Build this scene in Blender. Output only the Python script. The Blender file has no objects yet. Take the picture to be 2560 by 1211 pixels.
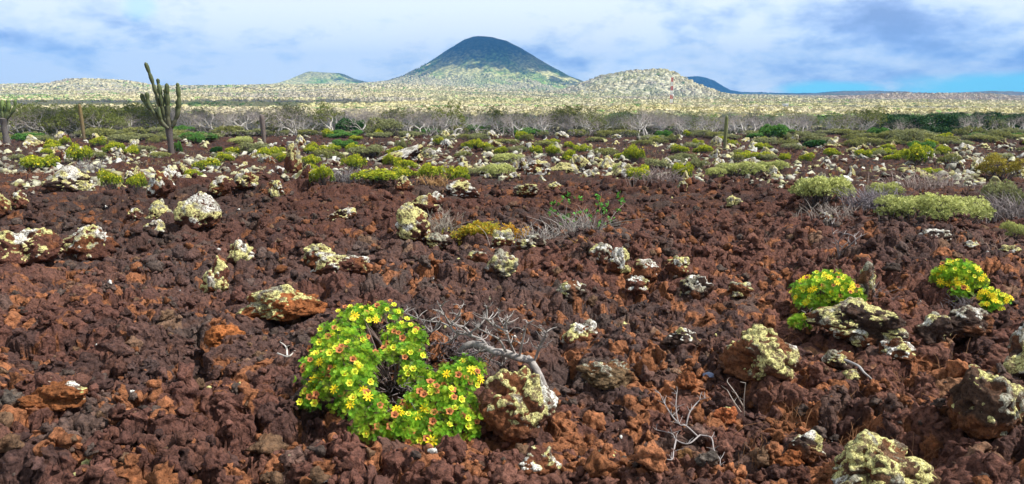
import bpy, bmesh, math, random
import numpy as np
from math import radians, sin, cos, pi
from mathutils import Matrix, Vector, Euler

S = bpy.context.scene
COL = S.collection
random.seed(5)
RNG = np.random.RandomState(11)

# ------------------------------------------------------------------ camera frame
F, CX, CY = 1850.0, 1280.0, 605.5
PITCH = math.atan(373.5/F)
EYE = 1.6
CP, SP = cos(PITCH), sin(PITCH)

def ue(px, py):
    """pixel of the 2560x1211 photo -> (x/y, z/y) slope of its ray"""
    a = (np.asarray(px, float)-CX)/F
    b = (CY-np.asarray(py, float))/F
    fy = CP + b*SP
    fz = -SP + b*CP
    return a/fy, fz/fy

def u2px(u): return CX + F*np.asarray(u)/CP

# ------------------------------------------------------------------ noise
def _h(ix, iy, iz, seed):
    h = (ix.astype(np.int64)*374761393 + iy.astype(np.int64)*668265263 + iz.astype(np.int64)*2147483647 + seed*974711) & 0xFFFFFFFF
    h = ((h ^ (h >> 13))*1274126177) & 0xFFFFFFFF
    h = ((h ^ (h >> 16))*2246822519) & 0xFFFFFFFF
    h = h ^ (h >> 15)
    return (h & 0xFFFFFF)/float(0x1000000)

def vn(x, y, z, seed=0):
    xi, yi, zi = np.floor(x), np.floor(y), np.floor(z)
    fx, fy, fz = x-xi, y-yi, z-zi
    fx, fy, fz = [f*f*f*(f*(f*6-15)+10) for f in (fx, fy, fz)]
    r = 0
    for dx in (0, 1):
        wx = fx if dx else 1-fx
        for dy in (0, 1):
            wy = fy if dy else 1-fy
            for dz in (0, 1):
                wz = fz if dz else 1-fz
                r = r + wx*wy*wz*_h(xi+dx, yi+dy, zi+dz, seed)
    return r*2-1

def vn2(x, y, seed=0):
    xi, yi = np.floor(x), np.floor(y)
    fx, fy = x-xi, y-yi
    fx, fy = [f*f*(3-2*f) for f in (fx, fy)]
    z = np.zeros_like(xi)
    a = _h(xi, yi, z, seed); b = _h(xi+1, yi, z, seed)
    c = _h(xi, yi+1, z, seed); d = _h(xi+1, yi+1, z, seed)
    return ((a*(1-fx)+b*fx)*(1-fy)+(c*(1-fx)+d*fx)*fy)*2-1

def fbm2(x, y, o=4, seed=0, g=0.5):
    s, a, f = 0, 1.0, 1.0
    for i in range(o):
        s = s + a*vn2(x*f+i*17.3, y*f-i*9.1, seed+i); a *= g; f *= 2.03
    return s

def fbm3(p, o=4, seed=0, g=0.5):
    s, a, f = 0, 1.0, 1.0
    for i in range(o):
        s = s + a*vn(p[:, 0]*f+i*7.7, p[:, 1]*f, p[:, 2]*f-i*3.1, seed+i); a *= g; f *= 2.03
    return s

def worley3(p, seed=0):
    b = np.floor(p); best = np.full(len(p), 9.0); second = np.full(len(p), 9.0); rid = np.zeros(len(p))
    for dx in (-1, 0, 1):
        for dy in (-1, 0, 1):
            for dz in (-1, 0, 1):
                c = b+np.array([dx, dy, dz])
                j = np.stack([_h(c[:, 0], c[:, 1], c[:, 2], seed+k) for k in (1, 2, 3)], 1)
                d = np.sqrt(((c+j-p)**2).sum(1))
                m = d < best
                second = np.where(m, best, np.minimum(second, d))
                rid = np.where(m, j[:, 0]*0.5+j[:, 1]*0.5, rid)
                best = np.where(m, d, best)
    return best, second, rid

def cobble(x, y, cell, seed, flat=1.0):
    """height of a packed heap of stones (max over irregular domes), in metres, and the id of the stone on top"""
    X, Y = x/cell, y/cell
    bx, by = np.floor(X), np.floor(Y)
    hb = np.full(x.shape, -0.42); r1 = np.zeros(x.shape); r2 = np.zeros(x.shape)
    for dx in (-1, 0, 1):
        for dy in (-1, 0, 1):
            cx, cy = bx+dx, by+dy
            z0 = np.zeros_like(cx)
            a1 = _h(cx, cy, z0, seed); a2 = _h(cx, cy, z0, seed+1); a3 = _h(cx, cy, z0, seed+2)
            a4 = _h(cx, cy, z0, seed+3); a5 = _h(cx, cy, z0, seed+4)
            ox, oy = X-cx-a1, Y-cy-a2
            th = a3*6.283; ct, st = np.cos(th), np.sin(th)
            px_, py_ = ox*ct+oy*st, -ox*st+oy*ct
            k = 1.0+0.55*a4
            d2 = (px_*k)**2+(py_/k*1.1)**2
            R = 0.52+0.42*a5
            q = R*R-d2
            hh = np.where(q > 0, (a4-0.5)*0.55+R*(np.maximum(q, 0)/(R*R))**.68*flat + (a3-0.5)*0.6*ox+(a1-0.5)*0.6*oy, -9)
            m = hh > hb
            hb = np.where(m, hh, hb); r1 = np.where(m, a2, r1); r2 = np.where(m, a5*0.5+a1*0.5, r2)
    return hb*cell, r1, r2

def sstep(a, b, x):
    t = np.clip((x-a)/(b-a), 0, 1); return t*t*(3-2*t)

# ------------------------------------------------------------------ terrain
PD = [0, 7, 14, 20, 33, 50, 70, 90, 150, 300, 600, 900, 100000]
PZ = [0, -.05, -.15, -.6, -1.3, -2.1, -2.7, -3.3, -6.0, -9.0, -10.5, -10.5, -10.5]
CRX = [-600, 0, 300, 640, 1200, 1900, 2050, 2250, 2560, 3200]
CRV = [505, 495, 478, 452, 453, 462, 515, 585, 670, 800]
SKX = [-900, 0, 150, 400, 600, 900, 1000, 1250, 1400, 1600, 1900, 2200, 2560, 3400]
SKV = [217, 216, 214, 219, 218, 214, 213, 224, 232, 237, 241, 249, 254, 256]

def zt(x, y):
    x = np.asarray(x, float); y = np.asarray(y, float)
    yy = np.maximum(y, 0.3)
    d = np.where(y > 0.3, y, 0.3)
    pxu = CX+F*np.clip(x/yy, -2, 2)/CP
    z = np.interp(d, PD, PZ)
    v = np.interp(pxu, CRX, CRV)
    dc = 3111.0/(v-232)
    z = z - 0.32*sstep(dc, dc+2.2, d)*(1-sstep(40, 60, d)) + 0.10*np.exp(-((d-dc+0.5)/1.5)**2)
    z = z + (fbm2(x*0.25+3, y*0.25+8, 3, 41)*0.13*(1-sstep(80, 140, d)) + fbm2(x/9., y/9., 2, 43)*0.22*sstep(15, 40, d))*sstep(0, 3, np.hypot(x, y))
    sk = np.interp(pxu, SKX, SKV)
    zsk = EYE+(232-sk)*0.961/F*2500
    t = sstep(500, 2500, d)
    z = z*(1-t)+zsk*t - sstep(2550, 4000, d)*(zsk+14)
    z = z + fbm2(x/120., y/120., 3, 45)*2.0*sstep(200, 700, d)
    return z

DMEAN = 0.10
def detail(x, y):
    wx = 0.09*vn2(x*3.3, y*3.3, 61)+0.035*vn2(x*11, y*11, 62)+0.012*vn2(x*33, y*33, 66)
    wy = 0.09*vn2(x*3.3+50, y*3.3, 63)+0.035*vn2(x*11+50, y*11, 64)+0.012*vn2(x*33+50, y*33, 67)
    a, a1, a2 = cobble(x+wx, y+wy, 0.62, 100)
    b, b1, b2 = cobble(x+wx+9, y+wy, 0.23, 200)
    c, c1, c2 = cobble(x+wx*.6, y+wy*.6, 0.095, 300)
    e = cobble(x, y, 0.042, 400)[0]
    near = 1-sstep(16, 26, np.asarray(y, float))
    big = 0.55+0.45*vn2(x*0.5+4, y*0.5, 69)
    sl = sstep(-.15, .35, vn2(x*1.3+31, y*1.3, 58))      # some ground is broken slabs, some loose clinker
    h = a*(0.18*big+.12)+b*(0.30+.24*sl)+(c*(0.50+.34*sl)*(1-.6*sstep(8, 14, np.asarray(y, float)))+e*(.75+.45*sl)*(1-sstep(6, 10, np.asarray(y, float))))*near+fbm2(x*40, y*40, 2, 68)*0.007*near
    far = sstep(10, 22, np.asarray(y, float))
    h = h*(1+0.5*far)
    f = (1-sstep(85, 130, np.asarray(y, float)))
    return (h-DMEAN)*f*.84, (a1, a2, b1, b2, c1, c2)

def at(px, py, h=0.0):
    """point of the ground (raised by h) seen at this pixel"""
    u, e = ue(px, py)
    u = float(u); e = float(e)
    ys = np.geomspace(1.2, 2600, 1600)
    g = (EYE+e*ys)-(zt(u*ys, ys)+h)
    i = np.argmax(g < 0) if (g < 0).any() else len(ys)-1
    if i > 0 and g[i] < 0:
        t = g[i-1]/(g[i-1]-g[i]); y = ys[i-1]+(ys[i]-ys[i-1])*t
    else: y = ys[i]
    return Vector((u*y, y, EYE+e*y))

def ray(px, py, y):
    u, e = ue(px, py); return Vector((float(u)*y, y, EYE+float(e)*y))

def mpp(p): return p.y*1.0/(F*CP)*1.02          # metres per photo pixel at that point (about)

# ------------------------------------------------------------------ mesh helpers
class Buf:
    def __init__(s): s.v = []; s.f = []; s.c = []; s.n = 0
    def add(s, v, f, c=None):
        v = np.asarray(v, float).reshape(-1, 3); f = np.asarray(f, int)
        s.v.append(v); s.f.append(f+s.n); s.n += len(v)
        if c is None: c = (1, 1, 1)
        c = np.asarray(c, float)
        if c.ndim == 1: c = np.tile(c, (len(v), 1))
        s.c.append(c)
    def mesh(s, name, mat, smooth=False, col=True):
        me = bpy.data.meshes.new(name)
        if s.v:
            V = np.concatenate(s.v)
            tris = [f for f in s.f]
            sizes = np.concatenate([np.full(len(f), f.shape[1]) for f in tris])
            idx = np.concatenate([f.ravel() for f in tris])
            me.vertices.add(len(V)); me.vertices.foreach_set('co', V.astype(np.float32).ravel())
            me.loops.add(len(idx)); me.loops.foreach_set('vertex_index', idx.astype(np.int32))
            me.polygons.add(len(sizes))
            st = np.concatenate([[0], np.cumsum(sizes)[:-1]]).astype(np.int32)
            me.polygons.foreach_set('loop_start', st)
            try: me.polygons.foreach_set('loop_total', sizes.astype(np.int32))
            except Exception: pass
            if smooth: me.polygons.foreach_set('use_smooth', np.ones(len(sizes), bool))
            if col:
                C = np.concatenate(s.c); C = np.hstack([C, np.ones((len(C), 1))]).astype(np.float32)
                at_ = me.color_attributes.new('Col', 'FLOAT_COLOR', 'POINT')
                at_.data.foreach_set('color', C.ravel())
            me.update(); me.validate()
        me.materials.append(mat)
        return me

def link(name, data, parent=None, loc=None):
    o = bpy.data.objects.new(name, data); COL.objects.link(o)
    if parent: o.parent = parent
    if loc is not None: o.location = loc
    return o
def tag(o, label=None, cat=None, group=None, kind=None):
    if label: o['label'] = label
    if cat: o['category'] = cat
    if group: o['group'] = group
    if kind: o['kind'] = kind
    return o
def thing(name, loc, label, cat, group=None, rz=0, sc=1):
    o = link(name, None, loc=loc); o.rotation_euler = (0, 0, rz)
    o.scale = (sc, sc, sc) if not hasattr(sc, '__len__') else sc
    o.empty_display_size = .1
    return tag(o, label, cat, group)
KIDS = {}
def part(name, data, parent):
    o = link(name, data, parent); KIDS.setdefault(parent.name, []).append(o); return o
USED = set()
def place(proto, loc, rz, sc, label, group=None):
    """first use moves the first one itself, afterwards copies of the thing and of each of its parts"""
    if proto.name not in USED:
        USED.add(proto.name); o = proto
    else:
        o = proto.copy(); COL.objects.link(o)
        for ch in KIDS.get(proto.name, []):
            c = ch.copy(); COL.objects.link(c); c.parent = o
    o.location = loc; o.rotation_euler = (0, 0, rz)
    o.scale = (sc, sc, sc) if not hasattr(sc, '__len__') else sc
    o['label'] = label
    if group: o['group'] = group
    return o
def cleanup_unused(protos):
    for p in protos:
        if p.name not in USED:
            for ch in KIDS.get(p.name, []): bpy.data.objects.remove(ch)
            bpy.data.objects.remove(p)

_ICO = {}
def ico(level):
    if level not in _ICO:
        bm = bmesh.new(); bmesh.ops.create_icosphere(bm, subdivisions=level, radius=1)
        V = np.array([v.co[:] for v in bm.verts]); Fc = np.array([[v.index for v in f.verts] for f in bm.faces])
        bm.free(); V /= np.linalg.norm(V, axis=1)[:, None]
        _ICO[level] = (V, Fc)
    return _ICO[level]

def tube(buf, pts, radii, n=6, col=(1, 1, 1), cap=True, ribs=0, ribamp=0.0, jitter=0):
    P = np.array([list(p) for p in pts], float); R = np.asarray(radii, float)
    if R.ndim == 0 or len(R) != len(P): R = np.interp(np.linspace(0, 1, len(P)), np.linspace(0, 1, R.size), R.ravel())
    T = np.gradient(P, axis=0); T /= np.maximum(np.linalg.norm(T, axis=1), 1e-9)[:, None]
    ref = np.array([0, 0, 1.0]) if abs(T[0][2]) < .9 else np.array([1.0, 0, 0])
    a = np.cross(T[0], ref); a /= np.linalg.norm(a)
    th = np.arange(n)*2*pi/n
    rr = np.ones(n)
    if ribs: rr = 1+ribamp*np.cos(th*ribs)
    V = []
    for i in range(len(P)):
        a = a-T[i]*a.dot(T[i]); a /= max(np.linalg.norm(a), 1e-9)
        b = np.cross(T[i], a)
        k = R[i]*rr*(1+(RNG.rand(n)-.5)*jitter)
        V.append(P[i]+(np.cos(th)*k)[:, None]*a+(np.sin(th)*k)[:, None]*b)
    V = np.concatenate(V)
    j = np.arange(n); fs = []
    for i in range(len(P)-1):
        fs.append(np.stack([i*n+j, i*n+(j+1) % n, (i+1)*n+(j+1) % n, (i+1)*n+j], 1))
    buf.add(V, np.concatenate(fs), col)
    if cap and n > 3:
        buf.add(np.vstack([V[-n:], P[-1]+T[-1]*R[-1]*.5]), np.stack([j, (j+1) % n, np.full(n, n)], 1), col)

def smooth_path(pts, k=4):
    P = np.array([list(p) for p in pts], float)
    if len(P) < 3: 
        t = np.linspace(0, 1, k+1)[:, None]; return P[0]*(1-t)+P[-1]*t
    out = []
    Q = np.vstack([2*P[0]-P[1], P, 2*P[-1]-P[-2]])
    for i in range(1, len(Q)-2):
        for s in range(k):
            t = s/k
            out.append(0.5*((2*Q[i])+(-Q[i-1]+Q[i+1])*t+(2*Q[i-1]-5*Q[i]+4*Q[i+1]-Q[i+2])*t*t+(-Q[i-1]+3*Q[i]-3*Q[i+1]+Q[i+2])*t**3))
    out.append(P[-1])
    return np.array(out)

# ------------------------------------------------------------------ materials
class N:
    def __init__(s, name):
        s.m = bpy.data.materials.new(name); s.m.use_nodes = True
        s.t = s.m.node_tree; s.t.nodes.clear()
    def n(s, typ, **kw):
        nd = s.t.nodes.new(typ)
        for k, v in kw.items():
            if k.startswith('_'): setattr(nd, k[1:], v)
            else:
                key = k.replace('__', ' ')
                nd.inputs[key].default_value = v
        return nd
    def l(s, a, b): s.t.links.new(a, b)
def mathn(t, op, a, b=None, clamp=False):
    n = t.nodes.new('ShaderNodeMath'); n.operation = op; n.use_clamp = clamp
    for i, v in enumerate((a, b)):
        if v is None: continue
        if isinstance(v, (int, float)): n.inputs[i].default_value = v
        else: t.links.new(v, n.inputs[i])
    return n.outputs[0]
def noise(t, vec, scale, detail=4, rough=.6, out='Fac'):
    n = t.nodes.new('ShaderNodeTexNoise'); n.inputs['Scale'].default_value = scale
    n.inputs['Detail'].default_value = detail; n.inputs['Roughness'].default_value = rough
    if vec is not None: t.links.new(vec, n.inputs['Vector'])
    return n.outputs[out]
def voro(t, vec, scale, feature='F1', out='Distance'):
    n = t.nodes.new('ShaderNodeTexVoronoi'); n.feature = feature; n.inputs['Scale'].default_value = scale
    if vec is not None: t.links.new(vec, n.inputs['Vector'])
    return n.outputs[out]
def ramp(t, fac, stops):
    n = t.nodes.new('ShaderNodeValToRGB'); cr = n.color_ramp
    while len(cr.elements) > 1: cr.elements.remove(cr.elements[0])
    for i, (p, c) in enumerate(stops):
        e = cr.elements[0] if i == 0 else cr.elements.new(p)
        e.position = p; e.color = (*c, 1) if len(c) == 3 else c
    t.links.new(fac, n.inputs['Fac']); return n.outputs['Color']
def mix(t, fac, a, b, mode='MIX'):
    n = t.nodes.new('ShaderNodeMix'); n.data_type = 'RGBA'; n.blend_type = mode
    for s_, v in ((n.inputs[0], fac), (n.inputs[6], a), (n.inputs[7], b)):
        if isinstance(v, (int, float)): s_.default_value = v
        elif isinstance(v, tuple): s_.default_value = (*v, 1)
        else: t.links.new(v, s_)
    return n.outputs[2]
def finish(N_, color, rough=.9, height=None, bdist=.02, bstr=.8, spec=.2, transl=0):
    t = N_.t
    out = t.nodes.new('ShaderNodeOutputMaterial')
    p = t.nodes.new('ShaderNodeBsdfPrincipled')
    p.inputs['Roughness'].default_value = rough
    p.inputs['Specular IOR Level'].default_value = spec
    if isinstance(color, tuple): p.inputs['Base Color'].default_value = (*color, 1)
    else: t.links.new(color, p.inputs['Base Color'])
    if height is not None:
        b = t.nodes.new('ShaderNodeBump'); b.inputs['Distance'].default_value = bdist; b.inputs['Strength'].default_value = bstr
        t.links.new(height, b.inputs['Height']); t.links.new(b.outputs[0], p.inputs['Normal'])
    if transl:
        tr = t.nodes.new('ShaderNodeBsdfTranslucent')
        if isinstance(color, tuple): tr.inputs[0].default_value = (*color, 1)
        else: t.links.new(color, tr.inputs[0])
        mx = t.nodes.new('ShaderNodeMixShader'); mx.inputs[0].default_value = transl
        t.links.new(p.outputs[0], mx.inputs[1]); t.links.new(tr.outputs[0], mx.inputs[2]); t.links.new(mx.outputs[0], out.inputs['Surface'])
    else: t.links.new(p.outputs[0], out.inputs['Surface'])
    return N_.m
def attrcol(t):
    a = t.nodes.new('ShaderNodeAttribute'); a.attribute_name = 'Col'; return a.outputs['Color']
def coords(t, kind='Object'):
    return t.nodes.new('ShaderNodeTexCoord').outputs[kind]

def mat_lava(name='lava', world=True, sc=1.0, specks=True):
    m = N(name); t = m.t; c = attrcol(t)
    if world:
        g = t.nodes.new('ShaderNodeNewGeometry'); v = g.outputs['Position']
    else: v = coords(t)
    n1 = noise(t, v, 38*sc, 5, .7); n2 = noise(t, v, 9*sc, 4, .6); n3 = noise(t, v, 130*sc, 3, .7)
    k = ramp(t, n1, [(0.32, (.30, .27, .27)), (.52, (1, 1, 1)), (.72, (1.6, 1.45, 1.3))])
    c1 = mix(t, 1.0, c, k, 'MULTIPLY')
    rust = ramp(t, n2, [(.56, (0, 0, 0)), (.72, (1, 1, 1))])
    c2 = mix(t, mathn(t, 'MULTIPLY', rust, .28), c1, (.17, .07, .03))
    h = mathn(t, 'ADD', n1, mathn(t, 'MULTIPLY', n3, .5))
    vd = voro(t, v, 42*sc)
    h = mathn(t, 'SUBTRACT', h, mathn(t, 'MULTIPLY', vd, .7))
    pores = ramp(t, voro(t, v, 60*sc), [(.12, (.25, .22, .22)), (.3, (1, 1, 1))])
    c2 = mix(t, .6, c2, mix(t, 1.0, c2, pores, 'MULTIPLY'))
    if specks:
        s1 = ramp(t, noise(t, v, 14*sc, 4, .75), [(.70, (0, 0, 0)), (.73, (1, 1, 1))])
        c2 = mix(t, mathn(t, 'MULTIPLY', s1, .75), c2, (.52, .50, .34))
    return finish(m, c2, .95, h, .018, .9, .15)

def mat_lichen(name='lichen_crust'):
    m = N(name); t = m.t; c = attrcol(t); v = coords(t)
    vd = voro(t, v, 34); n1 = noise(t, v, 60, 4, .7); n2 = noise(t, v, 16, 4, .7)
    nv = noise(t, v, 22, 3, .6, 'Color'); va = t.nodes.new('ShaderNodeVectorMath'); va.operation = 'MULTIPLY_ADD'; va.inputs[1].default_value = (.09, .09, .09)
    t.links.new(nv, va.inputs[0]); t.links.new(v, va.inputs[2])
    cr = ramp(t, voro(t, va.outputs[0], 42, 'DISTANCE_TO_EDGE'), [(.0, (.16, .13, .10)), (.04, (.5, .46, .38)), (.10, (1, 1, 1))])
    c1 = mix(t, 1.0, c, cr, 'MULTIPLY')
    c1 = mix(t, 1.0, c1, ramp(t, n1, [(.3, (.62, .6, .55)), (.6, (1.08, 1.08, 1.08))]), 'MULTIPLY')
    hole = ramp(t, noise(t, v, 26, 5, .75), [(.43, (1, 1, 1)), (.50, (0, 0, 0))])
    c1 = mix(t, mathn(t, 'MULTIPLY', hole, .85), c1, (.10, .06, .045))
    h = mathn(t, 'SUBTRACT', n1, vd)
    return finish(m, c1, .9, h, .012, .9, .15)

def mat_attr(name, rough=.8, nscale=0, transl=0, bump=0, spec=.25, nlo=.7, nhi=1.25):
    m = N(name); t = m.t; c = attrcol(t); h = None
    if nscale:
        n1 = noise(t, coords(t), nscale, 4, .65)
        c = mix(t, 1.0, c, ramp(t, n1, [(.3, (nlo,)*3), (.7, (nhi,)*3)]), 'MULTIPLY')
        if bump: h = n1
    return finish(m, c, rough, h, bump or .01, .7, spec, transl)

M = {}
M['lava'] = mat_lava()
M['rock'] = mat_lava('lava_rock', world=False)
M['lichen'] = mat_lichen()
M['leaf'] = mat_attr('leaf', .6, 0, .25, 0, .25)
M['petal'] = mat_attr('petal', .6, 0, .2)
M['bark'] = mat_attr('bark', .85, 25, 0, .01, .2, .55, 1.2)
M['twig'] = mat_attr('twig', .85)
M['cactus'] = mat_attr('cactus_skin', .65, 6, 0, .0, .25, .7, 1.2)
M['wood'] = mat_attr('far_wood', .9)
M['paint'] = mat_attr('paint', .5, 3, 0, 0, .4, .85, 1.1)
# ------------------------------------------------------------------ lava colours
PAL = np.array([(.084, .040, .032), (.048, .029, .027), (.102, .050, .038), (.076, .057, .050), (.21, .086, .040), (.108, .047, .034), (.155, .095, .060), (.042, .034, .033)])
def lava_color(x, y, ids):
    a1, a2, b1, b2, c1, c2 = ids
    n = len(x)
    pxu = CX+F*(x/np.maximum(y, .5))/CP
    right = sstep(1050, 1500, pxu); leftb = sstep(700, 200, pxu)
    low = 1-sstep(4.5, 9, y)
    r = fbm2(x*1.1, y*1.1, 3, 71); r2 = fbm2(x*.45+9, y*.45, 2, 72)
    base = PAL[0]*np.ones((n, 3))
    def put(mask, col, amt):
        m = (mask*amt)[:, None]; return base*(1-m)+np.array(col)*m
    base = put((b1 < .28).astype(float), PAL[1], .8)
    base = put(((b1 > .28) & (b1 < .48)).astype(float), PAL[2], .8)
    base = put(((b1 > .48) & (b1 < .58)).astype(float), PAL[3], .7)
    base = put(sstep(.1, .5, r2+.25*right), PAL[7]*1.15, .45)
    base = put(sstep(-.1, -.5, r2)*(1-right*.6), PAL[5], .4)
    po = np.clip(.03+.11*low*right+.07*low*(1-right)+.10*r, 0, 1)
    base = put((c1 < po).astype(float), PAL[4], .85)
    base = put(((b2 > 1-po*.3)).astype(float), PAL[4], .35)
    base = put((c2 > .95-.03*low).astype(float), PAL[6], .6)
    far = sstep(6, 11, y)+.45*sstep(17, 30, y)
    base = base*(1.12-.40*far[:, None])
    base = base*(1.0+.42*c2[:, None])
    return base

def grid_sheet(name, us, ys, zf, mat, colf=None, smooth=True, disp=False):
    U, Y = np.meshgrid(us, ys); X = U*Y
    nx, ny = len(us), len(ys)
    xs = X.ravel(); yv = Y.ravel()
    z = zf(xs, yv); cols = np.ones((len(xs), 3))*.1
    if colf:
        for i in range(0, len(xs), 200000):
            sl = slice(i, i+200000)
            dz, ids = detail(xs[sl], yv[sl]); z[sl] += dz
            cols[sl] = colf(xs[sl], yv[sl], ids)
    i = np.arange(nx-1)[None, :]+np.arange(ny-1)[:, None]*nx
    i = i.ravel(); f = np.stack([i, i+1, i+nx+1, i+nx], 1)
    b = Buf(); 
    if disp:   # sideways push so that lumps overhang a little
        k = .02*(1-sstep(14, 24, yv))
        xs = xs+k*fbm2(xs*14, yv*14+z*20, 2, 81); yo = yv+k*fbm2(xs*14+40, yv*14+z*20, 2, 82)
    else: yo = yv
    b.add(np.stack([xs, yo, z], 1), f, cols)
    return link(name, b.mesh(name, mat, smooth))

def build_ground():
    ys = [1.5]
    while ys[-1] < 132:
        d = ys[-1]; ys.append(d+min(max(d*d/(740*1.6)*.8, .0045), .0042*d if d > 5 else .006))
    us = np.linspace(-.93, .93, GX)
    ys = np.array(ys)
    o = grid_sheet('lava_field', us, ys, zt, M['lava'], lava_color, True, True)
    tag(o, kind='structure')
    print('ground rows', len(ys))
    return o

def mat_plain():
    m = N('plain_soil'); t = m.t
    g = t.nodes.new('ShaderNodeNewGeometry'); v = g.outputs['Position']
    mp = t.nodes.new('ShaderNodeMapping'); t.links.new(v, mp.inputs[0]); v = mp.outputs[0]
    n1 = noise(t, v, .035, 5, .65); n2 = noise(t, v, .006, 4, .6); vd = voro(t, v, .16)
    c = ramp(t, n1, [(.30, (.22, .22, .14)), (.45, (.42, .39, .25)), (.6, (.57, .52, .36)), (.8, (.68, .61, .47))])
    g_ = ramp(t, n2, [(.52, (0, 0, 0)), (.60, (1, 1, 1))])
    c = mix(t, mathn(t, 'MULTIPLY', g_, .35), c, (.16, .24, .08))
    c = mix(t, 1.0, c, ramp(t, vd, [(.1, (1.1, 1.1, 1.05)), (.7, (.55, .56, .5))]), 'MULTIPLY')
    return finish(m, c, .95, mathn(t, 'MULTIPLY', vd, -1), 2.5, .8, .1)

def mat_hill(name, lo, hi, green, gs=.02, sp=.11, gthr=.55, top=None):
    m = N(name); t = m.t
    g = t.nodes.new('ShaderNodeNewGeometry'); v = g.outputs['Position']
    n1 = noise(t, v, sp*.7, 5, .7); vd = voro(t, v, sp); n2 = noise(t, v, gs, 4, .6)
    if top:      # pale trees stand on the lower slopes only; higher up, cloud shade is painted into the colour
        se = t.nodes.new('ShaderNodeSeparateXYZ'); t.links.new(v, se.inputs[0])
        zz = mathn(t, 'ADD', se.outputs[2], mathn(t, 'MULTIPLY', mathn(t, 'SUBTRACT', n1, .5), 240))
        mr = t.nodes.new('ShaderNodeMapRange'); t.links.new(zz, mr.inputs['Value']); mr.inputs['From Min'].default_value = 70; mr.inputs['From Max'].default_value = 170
        c = ramp(t, n1, [(.28, lo), (.55, hi)])
    else: c = ramp(t, n1, [(.32, lo), (.62, hi)])
    c = mix(t, ramp(t, n2, [(gthr-.05, (0, 0, 0)), (gthr+.08, (1, 1, 1))]), c, green)
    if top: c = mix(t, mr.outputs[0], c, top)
    c = mix(t, 1.0, c, ramp(t, vd, [(.1, (1.15, 1.15, 1.1)), (.75, (.45, .47, .45))]), 'MULTIPLY')
    return finish(m, c, .95, mathn(t, 'MULTIPLY', vd, -1), 3.5, .8, .1)

def build_plain():
    ys = np.concatenate([np.geomspace(118, 2600, 240), np.geomspace(2700, 6400, 24)])
    us = np.linspace(-1.0, 1.0, 300)
    o = grid_sheet('plain', us, ys, zt, mat_plain(), None, True)
    tag(o, kind='structure')
    # the rest of the lava flow behind and beside the camera, as one coarse sheet that stays under the near one
    n = 60; xs = np.linspace(-160, 160, n); X, Y = np.meshgrid(xs, np.linspace(-150, 130, n))
    z = np.interp(np.maximum(Y, 0), PD, PZ)-1.1
    i = (np.arange(n-1)[None]+np.arange(n-1)[:, None]*n).ravel()
    b = Buf(); b.add(np.stack([X.ravel(), Y.ravel(), z.ravel()], 1), np.stack([i, i+1, i+n+1, i+n], 1), PAL[0])
    tag(link('ground', b.mesh('ground', M['lava'], True)), kind='structure')

# ------------------------------------------------------------------ hills
HILLS = []
def cone_hill(name, pcx, D, left, right, mat, seed, lump=3.0, ky=1.0, dip=0):
    """left/right: skyline pixels from the summit outwards"""
    u0, _ = ue(pcx, 220); x0 = float(u0)*D
    def prof(tab):
        r, z = [], []
        for px, py in tab:
            u, e = ue(px, py); r.append(abs(float(u)*D-x0)); z.append(EYE+float(e)*D)
        return np.array(r), np.array(z)
    rl, zl = prof(left); rr, zr = prof(right)
    def hf(x, y):
        dx, dy = x-x0, (y-D)*ky
        r = np.hypot(dx, dy)+1e-6
        w = .5*(1+dx/r); w = w*w*(3-2*w)
        ext = lambda rt, zt_: np.where(r <= rt[-1], np.interp(r, rt, zt_), zt_[-1]-(r-rt[-1])*.06)
        h = ext(rl, zl)*(1-w)+ext(rr, zr)*w
        f = np.clip(r/(rr[-1]*.4), 0, 1)
        ang = np.arctan2(dy, dx)
        h = h+(fbm2(ang*6+seed, r*.004, 3, seed)+.8*fbm2(ang*17+seed, r*.003, 2, seed+6))*lump*1.3*f*(np.abs(dy)/r) + fbm2(x/40., y/40., 3, seed+3)*lump*.25
        return h
    HILLS.append((name, x0, D, max(rl[-1], rr[-1]), hf))
    n = 150; R = max(rl[-1], rr[-1])*1.15
    a = np.linspace(-pi, pi, 241); rad = np.concatenate([[0.01], np.linspace(.02, 1, n)**1.1])*R
    A, Rr = np.meshgrid(a, rad); X = x0+np.cos(A)*Rr; Y = D+np.sin(A)*Rr/ky
    Z = hf(X.ravel(), Y.ravel())
    nx = len(a); ii = (np.arange(nx-1)[None]+np.arange(len(rad)-1)[:, None]*nx).ravel()
    b = Buf(); b.add(np.stack([X.ravel(), Y.ravel(), np.maximum(Z, -13.)], 1), np.stack([ii, ii+1, ii+nx+1, ii+nx], 1))
    o = link(name, b.mesh(name, mat, True)); tag(o, kind='structure'); return o

def ridge_hill(name, D, tab, mat, depth, seed, lump=1.5):
    px = np.array([p[0] for p in tab], float); py = np.array([p[1] for p in tab], float)
    u, e = ue(px, py)
    us = np.linspace(u[0], u[-1], 220)
    def hf(x, y):
        uu = x/np.maximum(y, 1); t = (y-D)/depth
        zz = EYE+np.interp(uu, u, e)*D
        w = np.clip(1-t*t, 0, 1)
        return (zz+12)*w**.8-12+fbm2(x/30., y/30., 3, seed)*lump*w
    HILLS.append((name, 0, D, depth, hf))
    T = np.linspace(-1, 1, 50); U, TT = np.meshgrid(us, T); Y = D+TT*depth; X = U*Y
    Z = hf(X.ravel(), Y.ravel()); nx = len(us)
    ii = (np.arange(nx-1)[None]+np.arange(49)[:, None]*nx).ravel()
    b = Buf(); b.add(np.stack([X.ravel(), Y.ravel(), Z], 1), np.stack([ii, ii+1, ii+nx+1, ii+nx], 1))
    o = link(name, b.mesh(name, mat, True)); tag(o, kind='structure'); return o

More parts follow.
